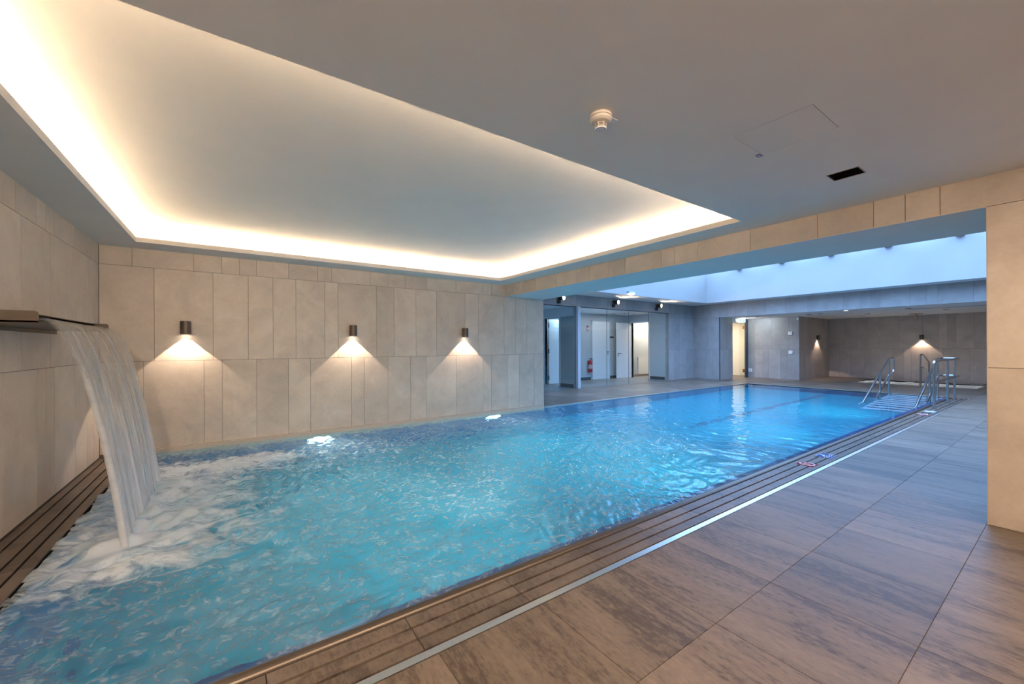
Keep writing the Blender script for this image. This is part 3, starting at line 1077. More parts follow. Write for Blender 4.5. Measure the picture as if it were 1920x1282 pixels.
me.loops.foreach_set('vertex_index', quads.ravel().astype(np.int32))
me.polygons.add(len(quads))
me.polygons.foreach_set('loop_start', np.arange(0, quads.size, 4, dtype=np.int32))
me.polygons.foreach_set('use_smooth', np.ones(len(quads), bool))
me.update(calc_edges=True)
# foam spreads from the landing line away from the wall
ex = gx - LX
f1 = np.exp(-(dy / .75) ** 2) * np.where(ex > 0, np.exp(-(ex / 1.15) ** 2), np.exp(-(ex / .8) ** 2))
f2 = np.exp(-((gy - 6.1) / .62) ** 2) * np.exp(-(np.maximum(np.abs(ex - .45) - .6, 0) / .55) ** 2) * .95
f3 = np.exp(-((gy - 3.85) / .28) ** 2) * np.exp(-((ex - .15) / .6) ** 2) * .8
edge_l = np.exp(-((gx - X0) / .13) ** 2) * .62 * np.clip((gy - 2.2) / .5, 0, 1)
foam = np.clip(np.maximum.reduce([f1 * .95, f2, f3, edge_l]), 0, 1)
at = me.attributes.new('foam', 'FLOAT', 'POINT')
at.data.foreach_set('value', foam.ravel().astype(np.float32))
at = me.attributes.new('milk', 'FLOAT', 'POINT')
at.data.foreach_set('value', (.36 * np.exp(-(dist / 5.2) ** 2)).ravel().astype(np.float32))
at = me.attributes.new('painted_glint', 'FLOAT', 'POINT')  # where the painted glint lines show on the water
at.data.foreach_set('value', (.82 * np.exp(-(((gx - 2.2) / 4.0) ** 2 + ((gy - 4.6) / 3.4) ** 2))).ravel().astype(np.float32))
at = me.attributes.new('chop', 'FLOAT', 'POINT')
at.data.foreach_set('value', np.clip(amp * .8, 0.06, .8).ravel().astype(np.float32))
me.materials.append(WATER)
wo = D.objects.new('pool_water', me)
COL.objects.link(wo)
tag(wo, 'rippling turquoise water filling the long pool, white foam under the waterfall', 'water', None, 'stuff')

# ---- underwater lamps on the long side
proto = None
UW = [(1.22, 0), (4.62, 0), (1.9, 1), (5.3, 1), (8.7, 1), (12.1, 1), (12.95, 2)]
ULAB = ['underwater lamp glowing below the middle wall lamp of the long wall', 'underwater lamp glowing below the end of the long tiled wall',
        'underwater lamp hidden under the near rim, closest to the viewer', 'underwater lamp hidden under the near rim before the nearer red pad',
        'underwater lamp hidden under the near rim beyond the blue swimmer marker', 'underwater lamp hidden under the near rim before the farther red pad', 'shallow underwater lamp at the foot of the pool steps']
proto = None
UW = [(1.22, 0), (4.62, 0), (1.9, 1), (5.3, 1), (8.7, 1), (12.1, 1)]
ULAB = ['underwater lamp glowing below the middle wall lamp', 'underwater lamp glowing near the end of the long tiled wall',
        'underwater lamp below the pale post of the glass front', 'underwater lamp below the closed foyer door',
        'underwater lamp near the far left pool corner', 'underwater lamp hidden behind the waterfall foam']
for i, (x, side) in enumerate(UW):
    if proto is None:
        proto = thing('underwater_lamp', ULAB[0], 'pool lamp', (x, YA - .021, -.36), 0, 'underwater lamps')
        mb = MB()
        mb.lathe([(.22, 0), (.22, -.02), (.19, -.028)], (0, 0, 0), 28, 0, 'y')
        mb.build('bezel', STEEL, proto)
        mb = MB()
        mb.cyl((0, -.012, 0), (0, -.024, 0), .19, n=28)
        mb.build('lens', POOL_LAMP, proto)
        spot_light('underwater_beam', (0, -.04, 0), (0, -1, -.16), 230, (.72, .94, 1.0), 100, .9, .10, proto)
    else:
        c = copy_tree(proto)
        c.location = (x, YA - .021, -.36) if side == 0 else (x, Y0 + .001, -.50 if side == 1 else -.36)
        c.rotation_euler = (0, 0, (0, PI, PI - 1.0)[side])
        c['label'] = ULAB[i]

# ---- steps and rails at the far corner
st = thing('pool_steps', 'flight of steel steps descending into the far right corner of the pool', 'steps', (XE, 2.2, 0))
nst = 9
for k in range(nst):
    z = -.06 - k * .145
    x1 = -.02 - k * .31
    mb = MB()
    mb.box((x1 - .28, .02, z - .035), (x1, 1.12, z))
    mb.build('tread', LINER_STEP, st, bevel=.004)
mb = MB()
mb.prism([(-.02 - nst * .31, -.14 - nst * .145), (-.02 - nst * .31, -.20 - nst * .145), (-.02, -.20), (-.02, -.14)], 'y', .03, 1.10)
mb.build('back_plate', LINER_WALL, st)  # added dark sheet standing in for shade between the open treads
for y in (0.0, 1.12):
    mb = MB()
    mb.prism([(-.02 - nst * .31, -.06 - nst * .145), (-.02 - nst * .31, -.2 - nst * .145), (-.02, -.22), (-.02, -.05)], 'y', y, y + .02)
    mb.build('side_plate', LINER_STEP, st)

r_ = .025
t = thing('stair_handrail', 'curved steel handrail on the water side of the pool steps', 'handrail', (0, 0, 0))
YLr = 3.29
mb = MB()
zs = lambda x, off: (x - 13.33) * .464 + off
mb.tube(fillet([(12.9, YLr, zs(12.9, 0)), (15.62, YLr, 1.07), (16.12, YLr, 1.07), (16.12, YLr, .62), (15.62, YLr, .57), (14.15, YLr, -.12)], .13, 8), r_)
mb.build('rail', STEEL, t)
for (x, zb, zt) in ((15.63, 0.0, 1.06), (14.75, -.6, .64)):
    mb = MB()
    mb.cyl((x, YLr, zb), (x, YLr, zt), r_, n=14)
    mb.build('post', STEEL, t)
    mb = MB()
    mb.cyl((x, YLr, zb), (x, YLr, zb + .012), .05, n=20)
    mb.build('base_plate', STEEL, t)

t = thing('guard_railing', 'steel guard railing looping round from the steps onto the near grate', 'handrail', (0, 0, 0))
Yi, Yo = 2.32, 1.975
mb = MB()
mb.tube(fillet([(12.9, Yi, zs(12.9, 0)), (15.62, Yi, 1.07), (16.12, Yi, 1.07), (16.12, Yo, 1.07), (12.98, Yo, 1.07), (12.98, Yo, .90)], .13, 8), r_)
mb.build('top_rail', STEEL, t)
mb = MB()
mb.tube(fillet([(14.15, Yi, -.12), (15.62, Yi, .57), (16.12, Yi, .60), (16.12, Yo, .60), (13.0, Yo, .60)], .13, 8), r_)
mb.build('middle_rail', STEEL, t)
for (x, y, zb, zt) in ((12.98, Yo, 0, 1.0), (14.51, Yo, 0, 1.06), (15.43, Yo, 0, 1.06), (15.7, Yi, 0, 1.06), (14.75, Yi, -.6, .64)):
    mb = MB()
    mb.cyl((x, y, zb), (x, y, zt), r_, n=14)
    mb.build('post', STEEL, t)
    mb = MB()
    mb.cyl((x, y, zb), (x, y, zb + .012), .045, n=20)
    mb.build('base_plate', STEEL, t)


# depth / no-diving pads on the grate
def no_diving(loc, label):
    s = thing('warning_pad', label, 'sign', loc)
    mb = MB()
    mb.box((-.08, -.085, 0), (.08, .085, .004))
    mb.build('pad', SIGN_RED, s, bevel=.001)
    mb = MB()
    n = 36
    vo = [(math.cos(2 * PI * i / n) * .078, math.sin(2 * PI * i / n) * .082, .0065) for i in range(n)]
    vi = [(math.cos(2 * PI * i / n) * .062, math.sin(2 * PI * i / n) * .066, .0065) for i in range(n)]
    mb.add(vo + vi, [(i, (i + 1) % n, n + (i + 1) % n, n + i) for i in range(n)])
    mb.build('ring', SIGN_WHITE, s)
    mb = MB()
    mb.prism([(-.05, -.036), (-.038, -.05), (.05, .036), (.038, .05)], 'z', .004, .0062)
    mb.build('bar', plain('pad_pink', (.62, .16, .22), .5), s)
    mb = MB()
    mb.prism([(-.045, .02), (-.02, .012), (.02, -.02), (.045, -.03), (.03, -.01), (-.01, .025), (-.035, .04)], 'z', .004, .0058)
    mb.build('figure', SIGN_WHITE, s)
    return s


def depth_pad(loc, label, faded=False):
    s = thing('depth_marker', label, 'sign', loc)
    mb = MB()
    mb.box((-.125, -.085, 0), (.125, .085, .004))
    mb.build('pad', SIGN_BLUE if not faded else plain('faded_blue', (.24, .30, .55), .5), s, bevel=.001)
    mb = MB()
    for (a, b, c, d) in ((-.123, -.117, -.083, .083), (.117, .123, -.083, .083), (-.123, .123, .077, .083), (-.123, .123, -.083, -.077)):
        mb.box((a, c, .004), (b, d, .0058))
    mb.build('border', SIGN_WHITE, s)
    mb = MB()
    for k, yy in enumerate((-.045, -.02)):
        pts = []
        for i in range(13):
            x = .105 - i * .0165
            pts.append((x, yy + .007 * math.sin(i * 1.2)))
        poly = [(x, y - .005) for x, y in pts[::-1]] + [(x, y + .005) for x, y in pts]
        mb.prism(poly, 'z', .004, .006)
    mb.prism([(math.cos(2 * PI * i / 14) * .017 + .012, math.sin(2 * PI * i / 14) * .017 + .05) for i in range(14)], 'z', .004, .006)
    mb.prism([(-.07, .0), (-.05, -.005), (.015, .02), (.03, .0), (.045, .01), (.02, .04), (-.02, .035)], 'z', .004, .006)
    mb.build('swimmer', SIGN_WHITE, s)
    return s


no_diving((5.722, 1.947, 0.0), 'red round no-diving pad nearest the viewer on the near grate')
depth_pad((6.345, 1.952, 0.0), 'blue square swimmer marker next to the nearer red pad')
no_diving((11.73, 1.95, 0.0), 'red pad on the near grate just before the guard railing')
depth_pad((12.33, 1.94, 0.0), 'pale blue marker at the front post of the guard railing', True)

# ------------------------------------------------------------------ waterfall spout and falling water
SY0, SY1, SX, SZ = 3.97, 5.80, -1.055, 1.645
f = thing('waterfall_spout', 'broad flat bronze waterfall spout jutting from the left wall', 'spout', (XL, SY0, SZ))
Wd, Ln = SY1 - SY0, SX - XL
mb = MB()
mb.box((0.0, 0, -.028), (Ln, Wd, -.012))
mb.build('bottom_plate', SPOUT_STEEL, f, bevel=.002)
mb = MB()
mb.box((0.0, 0.006, .042), (Ln - .10, Wd - .006, .050))
mb.build('top_plate', SPOUT_STEEL, f, bevel=.002)
for y in (0, Wd - .006):
    mb = MB()
    pr = [(0, -.028), (Ln - .0, -.028)]
    for k in range(6):
        a = PI / 2 * k / 5
        pr.append((Ln - .022 + .022 * math.cos(a), .03 + .022 * math.sin(a)))
    pr += [(0, .052)]
    mb.prism(pr, 'y', y, y + .006)
    mb.build('side_plate', SPOUT_STEEL, f)
mb = MB()
mb.box((-.0, -.05, -.06), (.008, Wd + .05, .085))
mb.build('wall_flange', SPOUT_STEEL, f, bevel=.002)

m, nt, out = mat('falling_water')
geo = N(nt, 'ShaderNodeNewGeometry')
tc = N(nt, 'ShaderNodeAttribute', attribute_name='flow')
mpv = N(nt, 'ShaderNodeVectorMath', operation='MULTIPLY')
mpv.inputs[1].default_value = (26.0, 1.3, 1.0)
L(nt, tc.outputs['Vector'], mpv.inputs[0])
nz = N(nt, 'ShaderNodeTexNoise', Scale=1.0, Detail=6.0, Roughness=0.62, Distortion=0.25)
L(nt, mpv.outputs[0], nz.inputs['Vector'])
sepv = N(nt, 'ShaderNodeSeparateXYZ')
L(nt, tc.outputs['Vector'], sepv.inputs[0])
milk = math_node(nt, 'MULTIPLY', math_node(nt, 'POWER', sepv.outputs['Y'], 1.3), 0.34)
k = math_node(nt, 'ADD', nz.outputs[0], math_node(nt, 'MULTIPLY', milk, 0.55))
fac = ramp(nt, k, [(0.48, (0.02, 0.02, 0.02)), (0.74, (0.80, 0.80, 0.80))])
tr = N(nt, 'ShaderNodeBsdfTransparent')
tr.inputs[0].default_value = (0.975, 0.98, 0.985, 1)
gs = N(nt, 'ShaderNodeBsdfGlossy', Roughness=0.04)
bp = N(nt, 'ShaderNodeBump', Strength=0.55, Distance=0.02)
L(nt, nz.outputs[0], bp.inputs['Height'])
L(nt, bp.outputs[0], gs.inputs['Normal'])
dt_ = N(nt, 'ShaderNodeVectorMath', operation='DOT_PRODUCT')
L(nt, geo.outputs['Incoming'], dt_.inputs[0])
L(nt, bp.outputs[0], dt_.inputs[1])
om = math_node(nt, 'SUBTRACT', 1.0, math_node(nt, 'ABSOLUTE', dt_.outputs['Value']), True)
sch = math_node(nt, 'ADD', math_node(nt, 'MULTIPLY', math_node(nt, 'POWER', om, 4.0), 0.94), 0.03)
fac = math_node(nt, 'MULTIPLY', fac, math_node(nt, 'ADD', math_node(nt, 'MULTIPLY', sepv.outputs['Y'], 0.6), 0.4))
gl = N(nt, 'ShaderNodeMixShader')
L(nt, sch, gl.inputs[0]); L(nt, tr.outputs[0], gl.inputs[1]); L(nt, gs.outputs[0], gl.inputs[2])
wd = N(nt, 'ShaderNodeBsdfDiffuse')
wd.inputs[0].default_value = (0.88, 0.88, 0.88, 1)
wt = N(nt, 'ShaderNodeBsdfTranslucent')
wt.inputs[0].default_value = (0.88, 0.88, 0.88, 1)
ms = N(nt, 'ShaderNodeMixShader')
ms.inputs[0].default_value = 0.3
L(nt, wd.outputs[0], ms.inputs[1]); L(nt, wt.outputs[0], ms.inputs[2])
mx = N(nt, 'ShaderNodeMixShader')
L(nt, fac, mx.inputs[0]); L(nt, gl.outputs[0], mx.inputs[1]); L(nt, ms.outputs[0], mx.inputs[2])
# light passes the thin sheet almost unhindered
L(nt, mx.outputs[0], out.inputs[0])
FALL = m

NS, NT = 260, 90
Y_a, Y_b = SY0 + .012, SY1 - .012
v0, g_ = 0.665, 9.81
T_end = math.sqrt(2 * (SZ - .0 - WZ + .02) / g_)
front, back = [], []
flow = []
fr_ = np.random.default_rng(3)
ridges = [(fr_.uniform(14, 90), fr_.uniform(0, 6.3), fr_.uniform(.4, 1)) for _ in range(16)]
for j in range(NT):
    t_ = -0.10 + (T_end + 0.10) * j / (NT - 1)
    if t_ < 0:
        x, z = SX + v0 * t_, SZ - .004
        vx, vz = v0, 0.0
    else:
        x, z = SX + v0 * t_, SZ - .004 - .5 * g_ * t_ * t_
        vx, vz = v0, -g_ * t_
    nn = math.hypot(vx, vz)
    nxv, nzv = -vz / nn, vx / nn
    q = max(t_, 0) / T_end
    for i in range(NS):
        u = i / (NS - 1)
        y = Y_a + (Y_b - Y_a) * u
        yc = (Y_a + Y_b) / 2
        y = yc + (y - yc) * (1 - .035 * q)
        d = 0.0
        for (fq, ph, am) in ridges:
            d += am * math.sin(fq * u * 1.9 + ph + .9 * math.sin(2.2 * q + ph) + 1.1 * q * math.sin(5 * ph))
        edge_ = min(u, 1 - u)
        rim_ = .010 * math.exp(-(edge_ / .012) ** 2)
        th_ = .005 + .004 * (1 - q)
        a = (.0011 + .0018 * q) * d
        c = .006 * q * math.sin(9 * u + 4 * q) + .010 * q * math.sin(31 * u + 1.3)
        front.append((x + nxv * (th_ + a + rim_ + c), y, z + nzv * (th_ + a + rim_ + c)))
        d2 = math.sin(u * 61 + 2 * q) + math.sin(u * 113 + 1.0)
        back.append((x + nxv * (c - .0012 * d2 * q - rim_ * .4), y, z + nzv * (c - .0012 * d2 * q - rim_ * .4)))
        flow.append((u, q, 0.0))
vv = front + back
o_ = NS * NT
ff = []
for j in range(NT - 1):
    for i in range(NS - 1):
        a = j * NS + i
        ff.append((a, a + NS, a + NS + 1, a + 1))
        ff.append((o_ + a, o_ + a + 1, o_ + a + NS + 1, o_ + a + NS))
    for i in (0, NS - 1):
        a = j * NS + i
        q4 = (a, o_ + a, o_ + a + NS, a + NS)
        ff.append(q4 if i == 0 else q4[::-1])
for i in range(NS - 1):
    ff.append((i, i + 1, o_ + i + 1, o_ + i))
    a = (NT - 1) * NS + i
    ff.append((a, o_ + a, o_ + a + 1, a + 1))
me = D.meshes.new('falling_water')
me.from_pydata(vv, [], ff)
me.polygons.foreach_set('use_smooth', [True] * len(ff))
at = me.attributes.new('flow', 'FLOAT_VECTOR', 'POINT')
at.data.foreach_set('vector', np.array(flow + flow, np.float32).ravel())
me.materials.append(FALL)
me.update()
fw = D.objects.new('falling_water', me)
COL.objects.link(fw)
bm = bmesh.new(); bm.from_mesh(me); bmesh.ops.recalc_face_normals(bm, faces=bm.faces); bm.to_mesh(me); bm.free()
tag(fw, 'clear sheet of water pouring from the bronze spout into the pool', 'waterfall', None, 'stuff')


# ------------------------------------------------------------------ wall lamps
def wall_lamp(label):
    """origin at the wall, lamp hangs on the -Y side; z=0 at the lower rim"""
    t = thing('wall_lamp', label, 'wall lamp', (0, 0, 0), 0, 'cylindrical wall lamps')
    r, h = .0625, .185
    mb = MB()
    mb.lathe([(0, h), (r - .004, h), (r, h - .004), (r, 0), (r - .005, 0), (r - .005, .035), (0, .035)], (0, -.075, 0), 36)
    hs = mb.build('housing', LAMP_BODY, t)
    mb = MB()
    mb.box((-.035, -.02, .03), (.035, 0.0, h - .02))
    mb.build('back_plate', LAMP_BODY, t)
    mb = MB()
    mb.cyl((0, -.075, .012), (0, -.075, .018), r - .006, n=32)
    mb.build('lens', GLOW, hs)
    spot_light('wall_lamp_beam', (0, -.075, -.003), (0, 0.0, -1), 52, (1.0, .78, .60), 92, .06, .012, t)
    return t


LAMPS = [((-.55, YA, 1.640), 0, 'bronze cylinder wall lamp nearest the waterfall on the long wall'),
         ((1.727, YA, 1.640), 0, 'bronze cylinder wall lamp in the middle of the long wall'),
         ((3.935, YA, 1.640), 0, 'bronze cylinder wall lamp nearest the hall on the long wall'),
         ((21.1, 6.8, 1.69), 0, 'small bronze wall lamp on the side wall of the plunge pool niche'),
         ((XNI, 3.76, 1.65), -PI / 2, 'small bronze wall lamp above the plunge pool on the niche back wall'),
         ((XNI, 0.16, 1.65), -PI / 2, 'bronze wall lamp seen only as a reflection in the glass by the open white door'),
         ((XNI, -3.44, 1.65), -PI / 2, 'bronze wall lamp seen only as a reflection in the glass beside the pale post')]
lp = wall_lamp(LAMPS[0][2])
for i, (loc, rz, lab) in enumerate(LAMPS):
    c = lp if i == 0 else copy_tree(lp)
    c.location = loc
    c.rotation_euler = (0, 0, rz)
    c['label'] = lab


# adjustable spots above the glass
def wall_spot(label):
    t = thing('wall_spotlight', label, 'spotlight', (0, 0, 0), 0, 'adjustable spotlights above the glass')
    mb = MB()
    mb.lathe([(0, -.075), (.055, -.075), (.06, -.07), (.06, 0)], (0, 0, 0), 24, 0, 'y')
    mb.build('mount', DARK_METAL, t)
    mb = MB()
    mb.cyl((0, -.06, 0), (.03, -.10, .10), .02, n=14)
    mb.build('arm', DARK_METAL, t)
    a, d = Vector((.02, -.06, .13)), Vector((.22, -1.0, -.06)).normalized()
    mb = MB()
    mb.cyl(a - d * .03, a + d * .17, .066, .074, n=28, caps=False)
    mb.cyl(a - d * .03, a - d * .028, .066, n=28)
    hd_ = mb.build('head', DARK_METAL, t)
    mb = MB()
    mb.cyl(a + d * .155, a + d * .16, .066, n=28)
    mb.build('lens', SPOT_GLOW, hd_)
    spot_light('wall_spot_beam', a + d * .175, d, 40, (1.0, .70, .46), 110, .6, .05, t)
    return t


SP = [((8.84, YG - .04, 2.91), 'glaring round spotlight nearest the long wall, above the glass'),
      ((11.51, YG - .04, 2.92), 'dark spotlight above the closed foyer door'),
      ((14.10, YG - .04, 2.93), 'dark spotlight above the right end of the glass front')]
s0 = wall_spot(SP[0][1])
for i, (loc, lab) in enumerate(SP):
    c = s0 if i == 0 else copy_tree(s0)
    c.location = loc
    c['label'] = lab

fl = thing('flood_lamp', 'white flood lamp at the lower edge of the skylight well', 'lamp', (11.25, 9.05, 3.26))
mb = MB()
mb.box((-.13, -.10, .02), (.13, 0, .07))
mb.build('bracket', plain('lamp_grey', (.35, .40, .44), .5), fl, bevel=.005)
mb = MB()
mb.lathe([(0, .02), (.12, .02), (.12, -.02)], (0, -.10, 0), 24)
mb.build('housing', WHITE, fl)
mb = MB()
mb.lathe([(.115, -.012), (.10, -.045), (.06, -.065), (0, -.07)], (0, -.10, 0), 24)
mb.build('lens', FLOOD_GLOW, fl)

# ------------------------------------------------------------------ ceiling fittings of the pool room
dt = thing('smoke_detector', 'cream smoke detector on the ceiling near the lit tray', 'detector', (1.781, 1.634, ZC))
mb = MB()
mb.lathe([(.064, 0), (.066, -.006), (.066, -.016)], (0, 0, 0), 40)
mb.build('base', DETECTOR, dt)
mb = MB()
mb.lathe([(.0655, -.018), (.063, -.032), (.052, -.041), (.032, -.045)], (0, 0, 0), 40)
mb.build('cover', DETECTOR, dt)
mb = MB()
mb.lathe([(.026, -.045), (.026, -.075)], (0, 0, 0), 28)
mb.build('vent_core', DARK_METAL, dt)
mb = MB()
for k in range(3):
    mb.lathe([(.027, -.048 - k * .009), (.031, -.048 - k * .009), (.031, -.052 - k * .009), (.027, -.052 - k * .009)], (0, 0, 0), 28)
for k in range(6):
    a = PI * 2 * k / 6 + .3
    mb.box((math.cos(a) * .029 - .003, math.sin(a) * .029 - .003, -.078), (math.cos(a) * .029 + .003, math.sin(a) * .029 + .003, -.045))
mb.build('louvre', DETECTOR, dt)
mb = MB()
mb.lathe([(.033, -.074), (.034, -.078), (.032, -.082), (0, -.082)], (0, 0, 0), 32)
cp = mb.build('cap', SIGN_WHITE, dt)
mb = MB()
mb.lathe([(.026, -.0825), (.022, -.0825)], (0, 0, 0), 32)
mb.lathe([(.011, -.0825), (.008, -.0825)], (0, 0, 0), 24)
mb.build('ring_mark', DET_GREY, cp)
sk = thing('detector_label', 'small white label stuck on the ceiling beside the smoke detector', 'label', (1.868, 1.625, ZC))
mb = MB()
mb.box((-.032, -.018, -.0015), (.032, .018, 0.0))
mb.build('sticker', SIGN_WHITE, sk)
mb = MB()
mb.box((-.022, .004, -.0025), (-.004, .010, -.0015))
mb.build('print', INK, sk)

hx0, hx1, hy0, hy1 = HATCH
ha = thing('access_hatch', 'flush white square access hatch in the ceiling', 'hatch', ((hx0 + hx1) / 2, (hy0 + hy1) / 2, ZC))
mb = MB()
hw, hd = (hx1 - hx0) / 2, (hy1 - hy0) / 2
mb.box((-hw + .004, -hd + .004, .0005), (hw - .004, hd - .004, .02))
mb.build('panel', PAINT, ha)
mb = MB()
mb.box((-hw, -hd, .02), (hw, hd, .03))
mb.build('frame', BLACK, ha)
tg = thing('hatch_tag', 'tiny plum edged sticker at the corner of the ceiling hatch', 'label', (3.09, 1.336, ZC))
mb = MB()
mb.box((-.028, -.016, -.0015), (.028, .016, 0))
mb.build('edge', SIGN_PURPLE, tg)
mb = MB()
mb.box((-.02, -.010, -.0025), (.02, .010, -.0015))
mb.build('face', STICKER_BLUE, tg)

vx0, vx1, vy0, vy1 = VENT
ve = thing('ceiling_vent', 'open black rectangular air vent in the ceiling', 'vent', ((vx0 + vx1) / 2, (vy0 + vy1) / 2, ZC))
mb = MB()
a, b = (vx1 - vx0) / 2, (vy1 - vy0) / 2
for (lo, hi) in (((-a, -b, 0), (-a + .004, b, .24)), ((a - .004, -b, 0), (a, b, .24)), ((-a, -b, 0), (a, -b + .004, .24)), ((-a, b - .004, 0), (a, b, .24)), ((-a, -b, .23), (a, b, .24))):
    mb.box(lo, hi)
mb.build('duct', BLACK, ve)
mb = MB()
for (lo, hi) in (((-a - .004, -b - .004, -.002), (-a + .004, b + .004, .012)), ((a - .004, -b - .004, -.002), (a + .004, b + .004, .012)),
                 ((-a - .004, -b - .004, -.002), (a + .004, -b + .004, .012)), ((-a - .004, b - .004, -.002), (a + .004, b + .004, .012))):
    mb.box(lo, hi)
mb.build('frame', plain('vent_frame', (.30, .20, .14), .6), ve)


# ------------------------------------------------------------------ far recess and niche fittings
ex = thing('exit_sign', 'lit green and white emergency exit sign hanging at the far doorway', 'exit sign', (18.0, 8.47, 2.535))
mb = MB()
mb.box((0, -.10, -.09), (.03, .10, .09))
mb.build('housing', EXIT_WHITE, ex)
mb = MB()
mb.box((-.002, .01, -.075), (0, .088, .055))
mb.box((-.002, -.088, -.075), (0, -.03, -.02))
mb.build('field', EXIT_GREEN, ex)
mb = MB()
mb.prism([(.06, -.06), (.045, -.01), (.06, .03), (.04, .04), (.025, .0), (.035, -.06)], 'x', -.004, -.002)
mb.build('figure', EXIT_WHITE, ex)
mb = MB()
mb.prism([(-.04, .0), (-.075, .02), (-.04, .04)], 'x', -.004, -.002)
mb.build('arrow', EXIT_WHITE, ex)
mb = MB()
mb.cyl((.015, 0, .09), (.015, 0, .098), .012, n=10)
mb.build('hanger', WHITE, ex)
em = thing('emergency_light', 'bright white emergency light strip above the far doorway', 'lamp', (17.95, 8.74, 2.56))
mb = MB()
mb.box((-.02, -.012, -.03), (.22, .06, .03))
mb.build('housing', WHITE, em)
mb = MB()
mb.box((-.015, -.016, -.02), (.215, -.012, .02))
mb.build('diffuser', emit('emergency_glow', (.80, .92, 1.0), 6.0), em)
area_light('emergency_beam', (18.1, 8.35, 2.50), (0, math.radians(-50), 0), .3, .3, 16, (.72, .86, 1.0))

for nm, loc, lab in (('control_box', (19.2, 7.115, 1.942), 'upper small white control box on the grey recess wall'),
                     ('control_box', (19.2, 7.10, 1.148), 'lower small white control box on the grey recess wall'),
                     ('wall_socket', (19.2, 8.70, 0.326), 'white wall socket low on the grey recess wall')):
    c = thing(nm, lab, 'control' if 'control' in nm else 'socket', loc)
    mb = MB()
    mb.box((-.035, -.075, -.07), (0, .075, .07))
    mb.build('box', SIGN_WHITE, c, bevel=.005)
    mb = MB()
    mb.box((-.039, -.03, -.015), (-.035, .03, .015))
    mb.build('cover' if 'socket' in nm else 'button', DARK_METAL if 'socket' in nm else WHITE, c)
ml = thing('sensor', 'tiny white sensor at the top corner of the grey recess wall', 'sensor', (19.2, 6.84, 2.53))
mb = MB()
mb.box((-.04, -.03, -.05), (0, .03, .05))
mb.build('body', SIGN_WHITE, ml, bevel=.008)

NSP = [(18.01, 7.86, 0, 'dark recessed ceiling spot in front of the exit sign'), (17.35, 4.75, 1, 'lit recessed ceiling spot in the low niche ceiling'),
       (18.2, 3.35, 0, 'dark recessed ceiling spot left of the niche wall lamp'), (19.84, 2.73, 0, 'dark recessed ceiling spot nearest the pillar'),
       (19.9, 4.77, 0, 'dark recessed ceiling spot deep in the niche'), (18.25, 6.13, 0, 'dark recessed spot left of a neighbouring spot by the niche corner'),
       (18.35, 5.80, 0, 'dark recessed spot right of a neighbouring spot by the niche corner')]
for (x, y, lit, lab) in NSP:
    t = thing('recessed_spot', lab, 'ceiling spot', (x, y, ZN), 0, 'recessed spots in the niche ceiling')
    mb = MB()
    mb.lathe([(.085, 0.0), (.085, -.006), (.06, -.006)], (0, 0, 0), 20)
    mb.build('ring', WHITE if lit else DARK_METAL, t)
    mb = MB()
    mb.cyl((0, 0, -.004), (0, 0, -.001), .062, n=20)
    mb.build('lens', DIM_GLOW if lit else BLACK, t)
FSP = [(13.50, 11.68, 'dark recessed spot in the foyer ceiling nearest the back wall'), (13.74, 11.31, 'dark recessed spot in the middle of the foyer ceiling'), (14.24, 11.22, 'dark recessed spot in the foyer ceiling nearest the bright doorway')]
for (x, y, lab) in FSP:
    t = thing('recessed_spot', lab, 'ceiling spot', (x, y, 2.83), 0, 'recessed spots in the foyer ceiling')
    mb = MB()
    mb.lathe([(.09, 0.0), (.09, -.006), (.055, -.006)], (0, 0, 0), 20)
    mb.build('ring', plain('ring_grey', (.25, .27, .28), .5), t)
    mb = MB()
    mb.cyl((0, 0, -.005), (0, 0, -.001), .056, n=20)
    mb.build('lens', BLACK, t)
sh = thing('ceiling_hook', 'small bronze fitting hanging from the niche ceiling above the lamp', 'fitting', (21.5, 3.75, ZN))
mb = MB()
mb.cyl((0, 0, 0), (0, 0, -.012), .20, n=24)
mb.build('rose', BRONZE, sh)
mb = MB()
mb.tube(fillet([(0, 0, -.012), (0, -.03, -.06), (0, -.06, -.16), (0, -.05, -.26)], .05), .012, 10)
mb.build('arm', BRONZE, sh)
pn = thing('niche_ceiling_panel', 'long pale linear panel in the niche ceiling', 'panel', (18.6, 2.4, ZN))
mb = MB()
mb.box((-.12, -1.6, -.006), (.12, 1.0, 0))
mb.build('panel', plain('panel_grey', (.33, .38, .46), .5), pn)

# plunge pool
pp = thing('plunge_pool', 'small pale plunge pool sunk in the niche floor', 'pool', (0, 0, 0))
mb = MB()
mb.box((19.7, 2.0, -.9), (22.0, 5.3, -.75))
mb.box((19.65, 1.95, -.9), (19.7, 5.35, 0.0)); mb.box((22.0, 1.95, -.9), (22.05, 5.35, 0.0))
mb.box((19.7, 1.95, -.9), (22.0, 2.0, 0.0)); mb.box((19.7, 5.3, -.9), (22.0, 5.35, 0.0))
mb.build('basin', PLUNGE, pp)
mb = MB()
for (lo, hi) in (((19.66, 1.96, 0), (19.74, 5.34, .008)), ((21.96, 1.96, 0), (22.04, 5.34, .008)), ((19.7, 1.96, 0), (22, 2.04, .008)), ((19.7, 5.26, 0), (22, 5.34, .008))):
    mb.box(lo, hi)
mb.build('edge_profile', STEEL, pp)
n1 = 60
gx2, gy2 = np.meshgrid(np.linspace(19.72, 21.98, n1), np.linspace(2.02, 5.28, n1), indexing='ij')
z2 = -.03 + .010 * np.sin(9 * gx2 + 3 * np.sin(4 * gy2)) + .008 * np.sin(13 * gy2 + 2 * gx2)
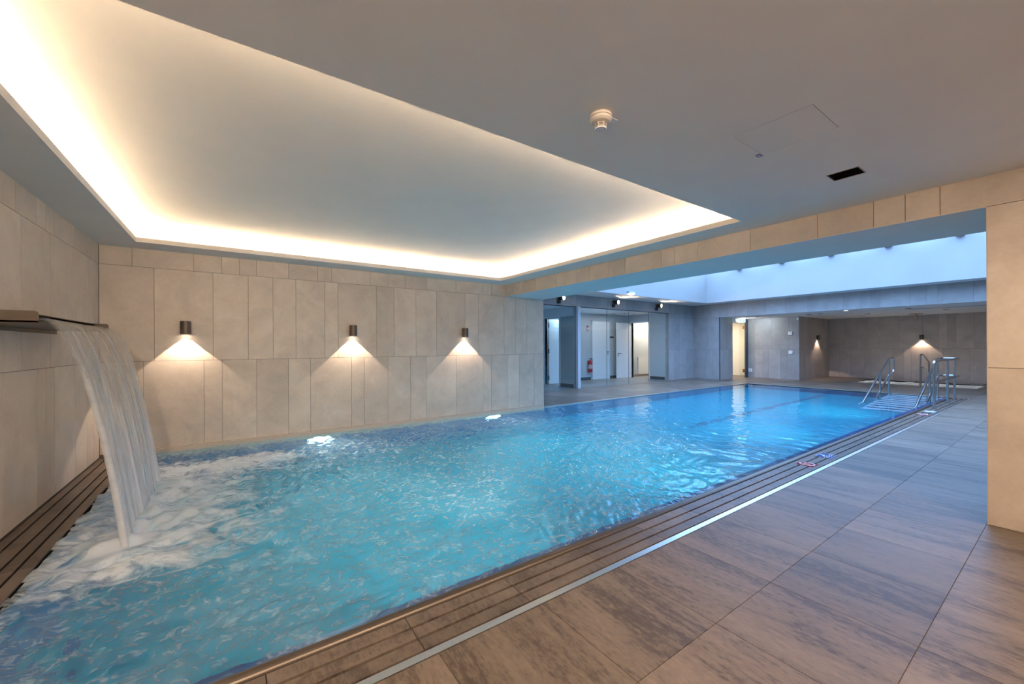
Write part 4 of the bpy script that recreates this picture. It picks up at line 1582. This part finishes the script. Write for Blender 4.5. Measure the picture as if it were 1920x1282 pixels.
v2 = np.stack([gx2, gy2, z2], -1).reshape(-1, 3)
q2 = [(i * n1 + j, (i + 1) * n1 + j, (i + 1) * n1 + j + 1, i * n1 + j + 1) for i in range(n1 - 1) for j in range(n1 - 1)]
me = D.meshes.new('plunge_water')
me.from_pydata([tuple(p) for p in v2], [], q2)
me.polygons.foreach_set('use_smooth', [True] * len(q2))
at = me.attributes.new('chop', 'FLOAT', 'POINT')
at.data.foreach_set('value', np.full(n1 * n1, .5, np.float32))
me.materials.append(WATER_STILL)
o = D.objects.new('plunge_water', me)
COL.objects.link(o)
tag(o, 'pale rippling water in the small plunge pool', 'water', None, 'stuff')
PL = emit('plunge_lamp', (1.0, .95, .88), 600.0)
for i, (x, y, lab) in enumerate(((19.74, 4.6, 'underwater lamp in the left part of the plunge pool'), (19.74, 2.9, 'underwater lamp in the right part of the plunge pool'))):
    t = thing('plunge_lamp', lab, 'pool lamp', (19.70, y, -.45), 0, 'plunge pool lamps')
    mb = MB()
    mb.cyl((0, 0, 0), (.015, 0, 0), .09, n=24)
    mb.build('lens', PL, t)
    mb = MB()
    mb.lathe([(.11, 0), (.11, .01), (.09, .018)], (0, 0, 0), 24, 0, 'x')
    mb.build('bezel', STEEL, t)
grate('dark slat grate at the right end of the plunge pool', (0, 0, .012), [(19.9, 20.4), (20.45, 20.95), (21.0, 21.5)], 'y', 1.2, 1.9, [], 'plunge_grate')
t = thing('plunge_handrail', 'dark steel handrail at the edge of the plunge pool', 'handrail', (0, 0, 0))
RAIL_D = plain('dark_rail_steel', (.30, .27, .25), .3, 1.0)  # darker steel of the plunge pool rail
mb = MB()
mb.tube(fillet([(19.4, 3.28, 0), (19.4, 3.28, 1.10), (19.78, 3.28, 1.10), (20.72, 3.28, .80), (20.72, 3.28, -.7)], .09), .024)
mb.build('rail', RAIL_D, t)
mb = MB()
mb.tube(fillet([(19.4, 3.28, .66), (19.78, 3.28, .66), (20.72, 3.28, .36)], .07), .018)
mb.build('middle_rail', RAIL_D, t)
